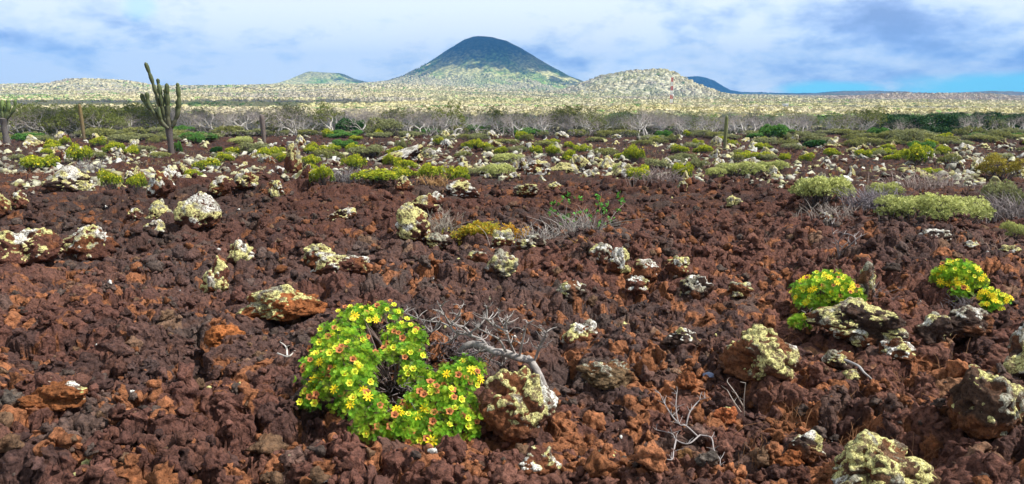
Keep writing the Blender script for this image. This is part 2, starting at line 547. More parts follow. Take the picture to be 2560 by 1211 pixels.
def build_hills():
    mg = mat_hill('cone_scrub', (.15, .16, .07), (.62, .58, .27), (.22, .34, .07), .006, .075, .54, (.05, .06, .045))  # last colour is the cloud shade painted over the summit
    mp = mat_hill('pale_scrub', (.34, .32, .22), (.68, .63, .46), (.30, .34, .13), .012, .13, .60)
    md = mat_hill('dark_scrub', (.07, .08, .07), (.12, .13, .11), (.07, .11, .06), .01, .08, .55)
    mk = mat_hill('pink_scrub', (.30, .24, .20), (.54, .45, .37), (.30, .24, .19), .01, .15, .62)
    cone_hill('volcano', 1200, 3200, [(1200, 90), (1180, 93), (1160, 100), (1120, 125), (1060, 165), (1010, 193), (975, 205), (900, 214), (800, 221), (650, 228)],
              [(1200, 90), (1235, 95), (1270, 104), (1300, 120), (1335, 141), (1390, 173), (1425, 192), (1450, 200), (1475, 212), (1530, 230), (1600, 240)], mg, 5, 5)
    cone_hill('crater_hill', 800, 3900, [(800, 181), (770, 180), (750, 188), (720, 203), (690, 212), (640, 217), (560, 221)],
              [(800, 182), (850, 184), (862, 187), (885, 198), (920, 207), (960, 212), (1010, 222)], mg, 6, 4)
    cone_hill('pale_hill', 1630, 1700, [(1630, 177), (1570, 181), (1550, 185), (1500, 194), (1460, 209), (1430, 220), (1380, 236), (1310, 246), (1200, 252)],
              [(1630, 177), (1662, 177), (1685, 184), (1710, 197), (1740, 213), (1770, 226), (1820, 240), (1880, 248), (1960, 254)], mp, 7, 2)
    cone_hill('blue_hill', 1740, 5000, [(1740, 191), (1712, 193), (1695, 200), (1670, 216), (1640, 230), (1560, 236)],
              [(1740, 191), (1765, 195), (1785, 203), (1805, 216), (1822, 226), (1850, 231), (1910, 234), (1980, 240)], md, 8, 4)
    cone_hill('low_hill', 235, 1900, [(235, 201), (175, 202), (150, 209), (100, 219), (20, 232)],
              [(235, 201), (300, 204), (325, 207), (360, 214), (405, 222), (480, 236)], mp, 9, 1.5)
    ridge_hill('far_ridge', 5200, [(1820, 236), (1900, 231), (1940, 234), (2040, 234), (2075, 231), (2110, 229), (2180, 228), (2260, 231), (2350, 235), (2420, 232), (2480, 228.5), (2560, 232), (2700, 231), (2900, 236)], md, 500, 21, 4)
    ridge_hill('left_ridge', 5200, [(430, 222), (455, 219), (480, 214), (500, 213), (515, 218), (560, 218), (600, 214), (650, 211.5), (700, 212), (760, 214), (900, 209), (960, 213), (1000, 222)], md, 500, 22, 3)
    ridge_hill('pink_ridge', 1500, [(2050, 252), (2150, 245), (2240, 238), (2290, 240), (2420, 238), (2500, 242), (2540, 249), (2640, 252), (2760, 258)], mk, 170, 23, 1.0)
    ridge_hill('scrub_ridge', 3000, [(1860, 243), (1940, 238), (2040, 235.5), (2110, 230), (2240, 229.5), (2330, 234), (2420, 232), (2490, 228.5), (2560, 231), (2700, 234), (2800, 244)], mat_hill('ridge_scrub', (.10, .10, .09), (.20, .18, .16), (.10, .13, .07), .01, .1, .58), 300, 24, 2.5)

# ------------------------------------------------------------------ sky, sun, clouds, haze
SUN_EL, SUN_AZ = radians(52), radians(100)      # azimuth from +Y towards +X
SD = Vector((sin(SUN_AZ)*cos(SUN_EL), cos(SUN_AZ)*cos(SUN_EL), sin(SUN_EL)))

def build_world():
    w = bpy.data.worlds.new('World'); S.world = w; w.use_nodes = True
    t = w.node_tree; t.nodes.clear()
    out = t.nodes.new('ShaderNodeOutputWorld'); bg = t.nodes.new('ShaderNodeBackground')
    sky = t.nodes.new('ShaderNodeTexSky'); sky.sky_type = 'NISHITA'; sky.sun_disc = False
    sky.sun_elevation = SUN_EL; sky.sun_rotation = SUN_AZ; sky.air_density = 1.0; sky.dust_density = .3; sky.ozone_density = 2
    geo = t.nodes.new('ShaderNodeTexCoord'); v = geo.outputs['Generated']
    sep = t.nodes.new('ShaderNodeSeparateXYZ'); t.links.new(v, sep.inputs[0])
    X, Y, Z = sep.outputs
    # cloud deck: the direction is laid on a flat layer overhead, so clouds crowd together towards the horizon
    zz = mathn(t, 'ADD', mathn(t, 'MAXIMUM', Z, 0.0), .36)
    cx = mathn(t, 'DIVIDE', X, zz); cy = mathn(t, 'DIVIDE', Y, zz)
    cb = t.nodes.new('ShaderNodeCombineXYZ'); t.links.new(cx, cb.inputs[0]); t.links.new(cy, cb.inputs[1]); cb.inputs[2].default_value = 3.7
    n1 = noise(t, cb.outputs[0], 1.7, 7, .55); n2 = noise(t, cb.outputs[0], 5.5, 7, .6)
    d = mathn(t, 'ADD', mathn(t, 'MULTIPLY', n1, .58), mathn(t, 'MULTIPLY', n2, .42))
    # brighter towards the left and higher up, darker to the right and low down
    br = mathn(t, 'ADD', mathn(t, 'ADD', mathn(t, 'MULTIPLY', mathn(t, 'SUBTRACT', d, .5), 1.5), .5), mathn(t, 'MULTIPLY', X, -.13))
    br = mathn(t, 'ADD', br, mathn(t, 'ADD', mathn(t, 'MULTIPLY', mathn(t, 'MINIMUM', Z, .14), .9), .03))
    cloud = ramp(t, br, [(.33, (.29, .38, .60)), (.41, (.38, .49, .74)), (.48, (.55, .67, .86)), (.54, (.74, .84, .93)), (.61, (.90, .96, .98))])
    thick = t.nodes.new('ShaderNodeMapRange'); t.links.new(Z, thick.inputs['Value'])      # unseen sky overhead is dimmed to cut the fill light
    thick.inputs['From Min'].default_value = .16; thick.inputs['From Max'].default_value = .5; thick.inputs['To Min'].default_value = 1.0; thick.inputs['To Max'].default_value = .62
    tc = t.nodes.new('ShaderNodeCombineXYZ'); [t.links.new(thick.outputs[0], tc.inputs[q]) for q in range(3)]
    cloud = mix(t, 1.0, cloud, tc.outputs[0], 'MULTIPLY')
    # openings of clear sky low on the right and one high on the left
    def blob(x, y, z, rad, soft, flat=1):
        c = t.nodes.new('ShaderNodeCombineXYZ')
        l = math.sqrt(x*x+y*y+z*z)
        t.links.new(mathn(t, 'SUBTRACT', X, x/l), c.inputs[0]); t.links.new(mathn(t, 'SUBTRACT', Y, y/l), c.inputs[1])
        t.links.new(mathn(t, 'MULTIPLY', mathn(t, 'SUBTRACT', Z, z/l), flat), c.inputs[2])
        le = t.nodes.new('ShaderNodeVectorMath'); le.operation = 'LENGTH'; t.links.new(c.outputs[0], le.inputs[0])
        q = mathn(t, 'ADD', le.outputs['Value'], mathn(t, 'MULTIPLY', mathn(t, 'SUBTRACT', n2, .5), .35*rad*2))
        mr = t.nodes.new('ShaderNodeMapRange'); mr.interpolation_type = 'SMOOTHSTEP'
        t.links.new(q, mr.inputs['Value']); mr.inputs['From Min'].default_value = rad; mr.inputs['From Max'].default_value = rad*(1-soft)
        return mr.outputs[0]
    def dirof(px, py):
        u, e = ue(px, py); return float(u), 1.0, float(e)
    m1 = blob(*dirof(2080, 226), .085, .6, 6)
    m2 = blob(*dirof(2600, 226), .20, .5, 7.5)
    m3 = blob(*dirof(350, 15), .028, .7, 1.2)
    gap = mathn(t, 'MINIMUM', mathn(t, 'ADD', mathn(t, 'ADD', m1, m2), mathn(t, 'MULTIPLY', m3, .3)), 1.0)
    skyc = mix(t, 1.0, sky.outputs[0], (.12, .12, .12), 'MULTIPLY')
    clear = mix(t, .88, skyc, (.20, .86, 1.05))
    col = mix(t, gap, cloud, clear)
    t.links.new(col, bg.inputs['Color']); bg.inputs['Strength'].default_value = WSTR
    t.links.new(bg.outputs[0], out.inputs['Surface'])
    # sun
    L = bpy.data.lights.new('sun', 'SUN'); L.energy = SUNE; L.angle = radians(SUNA); L.color = (1, .95, .86)
    o = link('sun', L); o.rotation_euler = SD.to_track_quat('Z', 'Y').to_euler()

def cloud(foot, zg, H, seed, puff, thick=.5):
    """foot: ground polygon points (x, y, radius) that the cloud's shadow should cover"""
    b = Buf(); V, Fc = ico(3); rs = np.random.RandomState(seed)
    for (x, y, r) in foot:
        k = max(3, int((r/puff)**2*2.2))
        for i in range(k):
            a = rs.rand()*6.283; q = math.sqrt(rs.rand())*r
            s = puff*(.6+.7*rs.rand())*(1.0 if q < r*.7 else .6)
            c = Vector((x+cos(a)*q, y+sin(a)*q, zg))+SD*((H-zg)/SD.z)
            n = fbm3(V*1.3+rs.rand(3)*50, 2, seed)
            b.add(V*s*(1+.25*n[:, None])*np.array([1, 1, thick])+np.array(c), Fc, (.9, .9, .92))
    o = link('cloud', b.mesh('cloud', M['cloud'], True)); tag(o, kind='stuff'); return o

def build_clouds():
    m = N('cloud_vapour'); M['cloud'] = finish(m, (.9, .92, .95), 1.0, spec=0)
    # over the volcano's summit and right flank
    D = 3200; x0 = HILLS[0][1]
    foot = [(x0, D-40, 200), (x0-130, D-30, 190), (x0-260, D+40, 190), (x0+130, D-70, 200), (x0+270, D-90, 150), (x0+420, D-40, 170), (x0, D+200, 300), (x0+300, D+200, 300), (x0-300, D+250, 220)]
    cloud(foot, 110, 900, 3, 46)
    rs = np.random.RandomState(8)
    # scattered shreds along its lower edge
    cloud([(x0+rs.uniform(-260, 470), D-rs.uniform(220, 330), rs.uniform(12, 40)) for i in range(26)], 60, 900, 5, 18)
    # over the crater hill's right half
    h = HILLS[1]; cloud([(h[1]+160, h[2], 160), (h[1]-60, h[2]+60, 90), (h[1]+300, h[2], 140)], 60, 1000, 6, 45)
    # far blue hill and the far ridge
    h = HILLS[3]; cloud([(h[1], h[2], 420), (h[1]+700, h[2]+100, 400), (h[1]+1500, h[2]+100, 500), (h[1]+2300, h[2]+100, 500), (h[1]+3000, h[2]+100, 450)], 40, 1300, 7, 110)
    # a long bank over the tree line in front of the plain
    foot = []
    for px in np.arange(560, 2900, 90):
        u = float(ue(px, 300)[0]); y = np.interp(px, [0, 400, 700, 2560], [98, 98, 106, 110])
        foot.append((u*y+rs.uniform(-2, 2), y, 22))
    cloud(foot, -2, 330, 9, 8)
    # dark band on the plain at the left, and one on the right
    cloud([(float(ue(px, 255)[0])*y, y+q, 90) for q in (-110, 20) for px, y in ((-150, 640), (0, 650), (120, 660), (240, 670), (360, 680), (480, 690), (600, 700), (700, 705))], -8, 480, 10, 26)
    cloud([(float(ue(px, 255)[0])*y, y, 55) for px, y in ((2250, 1180), (2400, 1150), (2550, 1120), (2700, 1100))], -8, 560, 11, 26)

def build_haze():
    b = Buf(); x, y0, y1, z0, z1 = 6800, -400, 6500, -15.5, 330
    V = [(-x, y0, z0), (x, y0, z0), (x, y1, z0), (-x, y1, z0), (-x, y0, z1), (x, y0, z1), (x, y1, z1), (-x, y1, z1)]
    b.add(V, [(0, 3, 2, 1), (4, 5, 6, 7), (0, 1, 5, 4), (1, 2, 6, 5), (2, 3, 7, 6), (3, 0, 4, 7)])
    m = bpy.data.materials.new('haze_air'); m.use_nodes = True; t = m.node_tree; t.nodes.clear()
    o_ = t.nodes.new('ShaderNodeOutputMaterial'); p = t.nodes.new('ShaderNodeVolumePrincipled')
    p.inputs['Color'].default_value = (.10, .42, 1.0, 1); p.inputs['Density'].default_value = HAZE; p.inputs['Anisotropy'].default_value = 0
    t.links.new(p.outputs[0], o_.inputs['Volume'])
    o = link('haze', b.mesh('haze', m, False, False)); tag(o, kind='stuff')

def build_camera():
    c = bpy.data.cameras.new('camera'); c.sensor_width = 36; c.lens = 36*F/2560; c.clip_start = .05; c.clip_end = 20000
    o = link('camera', c, loc=(0, 0, EYE)); o.rotation_euler = (pi/2-PITCH, 0, 0); S.camera = o
    S.view_settings.view_transform = 'Standard'; S.view_settings.look = 'None'; S.view_settings.exposure = EXPO; S.view_settings.gamma = 1
    S.render.film_transparent = False
    cy = S.cycles; cy.max_bounces = 5; cy.diffuse_bounces = 3; cy.glossy_bounces = 1; cy.transmission_bounces = 2; cy.volume_bounces = 0; cy.transparent_max_bounces = 6
    cy.use_adaptive_sampling = True; cy.adaptive_threshold = .02
    try: cy.use_denoising = True; cy.denoiser = 'OPENIMAGEDENOISE'
    except Exception: pass

GX = 1250
WSTR, SUNE, SUNA, HAZE, EXPO = .90, 5.2, 0.6, .00013, 0.47
# ------------------------------------------------------------------ rocks
LY, LW, LG = (.66, .63, .28), (.76, .76, .73), (.34, .33, .27)      # pale yellow, white, grey lichen
def rock_shape(W, D, H, level, seed, taper=.35, lean=(0, 0), lumps=5, rough=1.0, angular=.5, hollow=0):
    rs = np.random.RandomState(seed)
    V, Fc = ico(level)
    r = np.zeros(len(V))
    bl = [((0, 0, 0), .62)]+[((rs.uniform(-.36, .36), rs.uniform(-.3, .3), rs.uniform(-.25, .38)), rs.uniform(.3, .55)) for _ in range(lumps)]
    for c, R in bl:
        c = np.array(c); b = V@c; q = b*b-(c@c-R*R)
        ok = (q > 0) & ((c@c) < R*R*1.6)
        rr = np.where(q > 0, b+np.sqrt(np.maximum(q, 0)), 0); r = np.maximum(r, rr)
    for _ in range(int(10*angular)):       # broken flat faces
        nrm = rs.randn(3); nrm /= np.linalg.norm(nrm); dd = rs.uniform(.42, .68)
        k = V@nrm; r = np.where(k > .05, np.minimum(r, dd/np.maximum(k, .05)), r)
    P = V*r[:, None]
    n1 = fbm3(P*2.2+seed, 3, seed); P = P*(1+.24*rough*n1[:, None])
    size = max(W, H, .05)
    cell = np.clip(.055/size, .05, .3) if not hollow else hollow
    f1, f2, _ = worley3(P/cell+seed, seed)
    f3 = worley3(P/(cell*2.6)+seed, seed+9)[0]
    P = P+V*((.45-f1)*cell*.62*rough+(.5-f3)*cell*1.1*rough)[:, None]
    P = P-V*(np.maximum(0, fbm3(P*3.1+7, 2, seed+5)-.45)*.35*rough)[:, None]
    lo, hi = P.min(0), P.max(0)
    P = (P-(lo+hi)/2)/(hi-lo)             # -.5 .. .5
    z = P[:, 2]+.5
    P[:, 0] = P[:, 0]*(1-taper*z)+lean[0]*z*z; P[:, 1] = P[:, 1]*(1-taper*z)+lean[1]*z*z
    if taper > 0: P[:, :2] *= 1/(1-taper*.35)
    P[:, 2] = np.where(z < .25, z*.6-.05, z-.15)/.85
    P = P*np.array([W, D, H*1.0])
    P[:, 2] -= .10*H
    return P, Fc, V

def normals(P, Fc):
    n = np.cross(P[Fc[:, 1]]-P[Fc[:, 0]], P[Fc[:, 2]]-P[Fc[:, 0]])
    N_ = np.zeros_like(P)
    for k in range(3): np.add.at(N_, Fc[:, k], n)
    return N_/np.maximum(np.linalg.norm(N_, axis=1), 1e-9)[:, None]

def rock_meshes(name, W, D, H, level, seed, base, cover, white, grey=.0, **kw):
    """stone mesh and (when cover > 0) a crust of lichen with a thickness of its own"""
    P, Fc, V = rock_shape(W, D, H, level, seed, **kw)
    Nn = normals(P, Fc)
    f1, f2, rid = worley3(P/.07+seed, seed+3)
    n = fbm3(P*3.0/max(W, .1)+seed, 3, seed+2)
    tone = (.75+.5*rid)*(1+.22*n)
    c = np.array(base)[None]*tone[:, None]
    om = sstep(.0, .4, fbm3(P*5+seed, 3, seed+8))[:, None]
    c = c*(1-om*.6)+np.array([.21, .08, .032])*om*.6
    b = Buf(); b.add(P, Fc, c)
    body = b.mesh(name, M['rock'], True)
    crust = None
    if cover > 0:
        s = max(W, H)
        m = fbm3(P*(2.0/s)+seed*1.7, 3, seed+11)*.55+fbm3(P*13+seed, 3, seed+12)*.42+fbm3(P*45+seed, 2, seed+17)*.16+Nn[:, 2]*.42+(P[:, 2]/max(H, .01)-.45)*.45
        th = np.quantile(m, 1-cover)
        k = m-th
        thick = min(.007, .03*s)
        off = (np.clip(k*7, -1, 1)*thick-.0015)
        off += thick*.7*(.5-f1)*(k > 0)
        Q = P+Nn*off[:, None]
        keep = (k[Fc] > -.02).any(1)
        fk = Fc[keep]; ids = np.unique(fk); mp = np.zeros(len(P), int); mp[ids] = np.arange(len(ids))
        w = sstep(.1, .35, fbm3(P*(2.6/s)+seed+40, 3, seed+14)+(white-.5)*1.3)[:, None]
        g = sstep(.15, .45, fbm3(P*(5/s)+seed+80, 3, seed+15)+(grey-.5)*1.3)[:, None]
        cc = np.array(LY)*(1-w)+np.array(LW)*w
        cc = cc*(1-g)+np.array(LG)*g
        cc = cc*(.82+.3*rid)[:, None]
        b2 = Buf(); b2.add(Q[ids], mp[fk], cc[ids]); crust = b2.mesh('lichen_crust', M['lichen'], True)
    return body, crust

BROWN, DARK, RUST, GREY, RED = (.095, .042, .031), (.055, .036, .030), (.27, .095, .035), (.10, .085, .075), (.12, .05, .034)
# (x0, y0, x1, y1 in the photo, stone, cover, white, grey, taper, lean, label)
HERO = [
 (-60, 572, 132, 690, BROWN, .34, .35, .1, .3, 0, 'long reddish slab with yellow and white lichen on its crest, at the left edge'),
 (120, 570, 262, 668, BROWN, .42, .55, .1, .45, .1, 'reddish rock with a sloping white and yellow edge, beside the slab at the left edge'),
 (420, 497, 545, 592, BROWN, .74, .52, .1, .45, 0, 'tall broad rock coated in yellow and white lichen, biggest of the left cluster'),
 (355, 509, 424, 562, BROWN, .78, .2, .1, .6, .05, 'pointed yellow lichen rock just left of the tall broad one'),
 (345, 556, 408, 600, DARK, .5, .75, .1, .2, 0, 'low white patched rock in front of the pointed yellow one'),
 (312, 540, 352, 574, BROWN, .6, .4, .2, .3, 0, 'small yellow lichen rock at the left end of the left cluster'),
 (488, 643, 572, 738, RED, .55, .4, .1, .5, .08, 'yellow lichen rock leaning towards its right neighbour, above the red hollow'),
 (560, 624, 636, 692, BROWN, .66, .35, .15, .45, .1, 'yellow lichen rock whose white tipped crest slopes down to the right'),
 (748, 626, 838, 690, RED, .62, .5, .3, .25, 0, 'rock with grey, yellow and white lichen above the flat white edged slab'),
 (772, 664, 916, 722, BROWN, .55, .55, .1, .1, 0, 'flat slab with a white left end and yellow lichen along its rim'),
 (568, 735, 802, 825, RUST, .38, .25, .2, .12, 0, 'wide orange slab with a yellow lichen underside, left of the big flowering shrub'),
 (672, 722, 762, 768, RUST, .12, .2, .1, .3, 0, 'small orange and brown rock lying on the wide orange slab'),
 (494, 812, 600, 886, (.34, .12, .04), .0, 0, 0, .25, 0, 'bright orange rock among brown stones in the left foreground'),
 (46, 1000, 222, 1096, (.24, .09, .035), .05, .9, 0, .2, 0, 'large orange and brown rock with two tiny white spots, bottom left'),
 (-30, 1018, 50, 1090, GREY, 0, 0, 0, .3, 0, 'smooth grey stone at the left edge, bottom left'),
 (982, 533, 1080, 632, BROWN, .62, .22, .15, .5, -.05, 'tall pointed pale yellow rock in the centre of the lava slope'),
 (1055, 585, 1135, 632, DARK, .5, .35, .6, .3, 0, 'low grey lichen rock at the right foot of the tall pointed yellow one'),
 (1010, 498, 1112, 560, BROWN, .42, .4, .5, .35, .1, 'brown rock with a lichen crest, behind the tall pointed yellow one'),
 (1112, 455, 1198, 502, BROWN, .55, .62, .2, .15, 0, 'white topped rock with a dark overhang on the lip of the slope'),
 (984, 456, 1036, 496, BROWN, .4, .3, .3, .35, 0, 'small brown rock with speckled lichen in front of the yellow shrubs'),
 (1228, 586, 1288, 632, BROWN, .6, .5, .4, .25, 0, 'small lichen rock below the orange ground plant'),
 (1208, 640, 1302, 712, DARK, .72, .35, .65, .3, 0, 'grey and yellow lichen mottled rock in the middle of the picture'),
 (1164, 634, 1222, 676, RED, .35, .5, .4, .25, 0, 'small rust and grey speckled rock left of the mottled one'),
 (1288, 596, 1368, 642, DARK, .4, .45, .6, .25, 0, 'dark low rock with grey lichen on its right end, below the dry twigs'),
 (1472, 642, 1538, 694, BROWN, .66, .4, .4, .25, 0, 'grey yellow lichen rock, leftmost of the row of four right of centre'),
 (1516, 640, 1578, 714, RED, .6, .65, .1, .3, 0, 'white and rust rock, second of the row of four right of centre'),
 (1580, 660, 1662, 724, BROWN, .3, .95, .2, .2, 0, 'brown rock with large plain white patches, third of the row'),
 (1562, 696, 1630, 745, BROWN, .38, .85, .1, .2, 0, 'low brown rock with white blotches in front of the row'),
 (1664, 668, 1730, 716, RED, .5, .35, .2, .3, .0, 'yellow and white crusted rock, right end of the row'),
 (1698, 702, 1792, 772, DARK, .5, .45, .6, .35, 0, 'dark knobbly rock with grey lichen below the right end of the row'),
 (1820, 716, 1888, 760, DARK, .4, .3, .5, .3, 0, 'small dark rock with pale speckles beside a black gap'),
 (1388, 740, 1472, 798, DARK, .3, .4, .8, .2, 0, 'rounded dark stone with a thin grey lichen skin'),
 (1402, 816, 1502, 894, BROWN, .48, .65, .2, .25, 0, 'rounded rock with a white cap and yellow stripe right of the dead branch'),
 (1178, 925, 1412, 1135, (.13, .060, .040), .44, .5, .3, .35, .0, 'large rust brown boulder with grey and cream crest beside the big flowering shrub'),
 (1816, 838, 2032, 1012, (.16, .085, .055), .42, .1, .1, .35, -.08, 'big knobbly boulder with a bright yellow cap'),
 (2052, 768, 2278, 908, DARK, .55, .15, .35, .15, 0, 'big round dark boulder with yellow lichen below the right flowering shrub'),
 (2212, 868, 2302, 934, DARK, .4, .7, .3, .25, 0, 'low white speckled rock at the right foot of the big round boulder'),
 (2066, 900, 2150, 965, DARK, .4, .4, .8, .25, 0, 'dark rock with grey green lichen beside a dead stick'),
 (2104, 948, 2152, 984, GREY, .7, .05, .3, .2, 0, 'small bright yellow stone under the dead stick'),
 (2085, 1078, 2400, 1290, (.13, .075, .045), .66, .12, .1, .6, -.05, 'large wedge shaped boulder thick with yellow lichen, bottom right'),
 (2080, 1148, 2190, 1250, RED, .5, .1, .1, .3, 0, 'squat yellow crusted rock leaning on the left of the wedge shaped boulder'),
 (1975, 1088, 2075, 1186, DARK, .34, .5, .2, .3, .05, 'rock with yellow and white blotches above an orange stone, bottom right'),
 (1940, 1138, 2018, 1190, (.28, .09, .034), 0, 0, 0, .2, 0, 'orange stone beside the yellow and white blotched rock'),
 (1960, 1168, 2040, 1240, BROWN, 0, 0, 0, .35, 0, 'brown pitted stone above a black gap at the bottom edge'),
 (2398, 960, 2640, 1180, (.075, .045, .032), .22, .3, .5, .25, 0, 'dark massive boulder with grey lichen at the right edge'),
 (2512, 848, 2640, 1010, DARK, .55, .35, .4, .3, 0, 'lichen spotted boulder cut by the right edge'),
 (2380, 945, 2470, 985, DARK, .5, .15, .4, .1, 0, 'flat ledge of yellow and grey lichen left of the boulder at the right edge'),
 (2345, 770, 2515, 862, DARK, .22, .5, .5, .25, 0, 'broad dark rock with a grey lichen crest below the small flowering shrubs'),
 (2296, 802, 2404, 892, DARK, .3, .4, .5, .25, 0, 'dark rock with a curving yellow lichen streak'),
 (2136, 690, 2192, 790, GREY, .5, .3, .7, .4, .1, 'grey rock with a white tip behind the right flowering shrub'),
 (1652, 842, 1758, 905, DARK, .14, .95, .3, .2, 0, 'dark rock with one white patch at its right end'),
 (1436, 925, 1604, 1016, (.14, .095, .055), .08, .3, .9, .15, 0, 'long ochre grey hump right of the rust brown boulder'),
 (1688, 968, 1748, 1022, (.22, .08, .035), 0, 0, 0, .15, 0, 'round orange stone behind the white twigs'),
 (1782, 1028, 1850, 1082, (.34, .11, .045), .05, .1, .1, .25, 0, 'blocky bright orange stone right of the white twigs'),
 (1688, 1120, 1752, 1172, (.19, .10, .045), 0, 0, 0, .15, 0, 'rounded ochre stone below the white twigs'),
 (1730, 1152, 1806, 1206, GREY, 0, 0, 0, .2, 0, 'smooth grey brown stone leaning on the rounded ochre one'),
 (1290, 1140, 1412, 1240, RED, .34, .45, .5, .35, 0, 'rock with a grey lichen crest and one yellow spot at the bottom edge'),
 (1494, 1110, 1548, 1160, (.24, .10, .05), .12, .2, .2, .3, 0, 'small orange rock with a cream tip near the bottom edge'),
 (-25, 495, 22, 552, BROWN, .6, .15, .1, .3, 0, 'yellow lichen rock cut by the left edge'),
 (18, 500, 66, 545, RED, .4, .3, .3, .15, 0, 'round speckled rock beside the yellow one at the left edge'),
 (98, 424, 207, 490, DARK, .66, .5, .3, .3, .05, 'large rock half yellow half white, below the leftmost yellow shrub'),
 (188, 460, 232, 492, BROWN, .6, .2, .2, .3, 0, 'small yellow rock at the right foot of the half white one'),
 (706, 378, 752, 452, RED, .6, .25, .1, .5, .12, 'tall upright slab like a tooth, pale on its right side'),
 (358, 436, 432, 508, BROWN, .55, .7, .2, .35, -.1, 'white and brown rock beside two small yellow shrubs'),
 (384, 430, 450, 474, BROWN, .7, .55, .2, .4, 0, 'white topped rock just behind the white and brown one'),
 (578, 438, 642, 484, BROWN, .74, .6, .2, .3, 0, 'white and yellow crusted rock right of the left cluster, on the ridge'),
 (512, 448, 582, 496, BROWN, .5, .3, .3, .3, 0, 'yellow lichen rock left of the white crusted one on the ridge'),
 (668, 462, 708, 502, BROWN, .55, .3, .3, .35, 0, 'small yellow rock on the ridge below the tooth shaped slab'),
 (820, 538, 888, 576, DARK, .3, .95, .1, .1, 0, 'thin flat slab with a white top over a black gap'),
 (928, 370, 1032, 418, DARK, .6, .6, .2, .5, .25, 'slanting pale slab propped up beyond the yellow shrubs'),
 (1004, 378, 1062, 414, BROWN, .7, .5, .1, .4, -.2, 'pale sloping rock just right of the slanting slab'),
 (1296, 406, 1322, 438, DARK, .8, .9, .3, .4, 0, 'upright white egg shaped rock left of the white rock wall'),
 (1312, 410, 1378, 452, DARK, .75, .8, .2, .15, 0, 'white lumpy rock, left half of the white rock wall'),
 (1370, 416, 1448, 452, DARK, .75, .45, .2, .1, 0, 'yellowish long rock, right half of the white rock wall'),
 (1424, 394, 1492, 444, DARK, .55, .8, .2, .5, -.3, 'dark leaning slab edged with white behind the white rock wall'),
 (1536, 418, 1584, 458, DARK, .7, .5, .3, .3, 0, 'pale rounded rock in front of a grey green bush at the lip'),
 (1282, 474, 1350, 502, BROWN, .6, .3, .5, .15, 0, 'row of pale knobs low on the slope under the white rock wall'),
 (1370, 472, 1404, 492, BROWN, .65, .3, .4, .2, 0, 'small yellow knob right of the row of pale knobs'),
 (1692, 468, 1724, 494, BROWN, .6, .4, .4, .3, 0, 'small pale knob on the dark lip of the slope right of centre'),
 (1816, 498, 1860, 530, BROWN, .7, .25, .2, .25, .1, 'single yellow white rock alone on the dark slope at right'),
 (2050, 542, 2088, 570, RED, .45, .8, .1, .2, 0, 'small rust rock with a white cap among dry twigs at right'),
 (2308, 580, 2384, 618, DARK, .55, .8, .5, .15, 0, 'flat white lichen rock below the large pale green bush'),
 (2504, 618, 2556, 642, GREY, .7, .15, .2, .2, 0, 'low yellow lichen rock near the right edge'),
 (2412, 626, 2456, 658, RED, .3, .6, .3, .15, 0, 'round reddish stone with a white rim near the right edge'),
]
def build_hero_rocks():
    for i, (x0, y0, x1, y1, base, cover, white, grey, tap, lean, lab) in enumerate(HERO):
        p = at((x0+x1)/2, y1-2); s = mpp(p)
        W = (x1-x0)*s; Dp = W*.8
        ph = math.atan2(EYE-p.z, p.y)
        H = ((y1-y0)*s-Dp*sin(ph)*.8)/cos(ph)
        if H < .42*W:
            Dp = W*.62; H = max(((y1-y0)*s-Dp*sin(ph)*.8)/cos(ph), .34*W)
        lv = 6 if (x1-x0) > 150 else 5
        nm = 'boulder' if W > .38 else 'rock'
        if nm == 'boulder' and i != 39: cover *= .78
        else: cover *= .86
        grey = min(grey+.15, 1)
        body, crust = rock_meshes(nm+'_stone', W, Dp, H*1.12, lv, 100+i, base, cover, white, grey, taper=tap, lean=(lean*W, 0), angular=.8 if i % 3 else .4)
        gx = p.x+np.linspace(-.4, .4, 5)[None]*W+np.zeros((4, 1)); gy = p.y+Dp*np.linspace(.0, .8, 4)[:, None]+np.zeros((1, 5))
        gz = zt(gx.ravel(), gy.ravel())+detail(gx.ravel(), gy.ravel())[0]
        loc = (p.x, p.y+Dp*.42, max(float(gz.mean()), zt(p.x, p.y+Dp*.42).item())+.015+(.10*H if nm == 'boulder' else .03*H))
        if crust:
            o = thing(nm, loc, lab, 'rock'); part('stone', body, o); part('lichen_crust', crust, o)
        else:
            o = link(nm, body, loc=loc); tag(o, lab, 'rock')

def side(px):
    return 'on the far left' if px < 350 else 'left of centre' if px < 900 else 'in the middle' if px < 1650 else 'right of centre' if px < 2200 else 'on the far right'

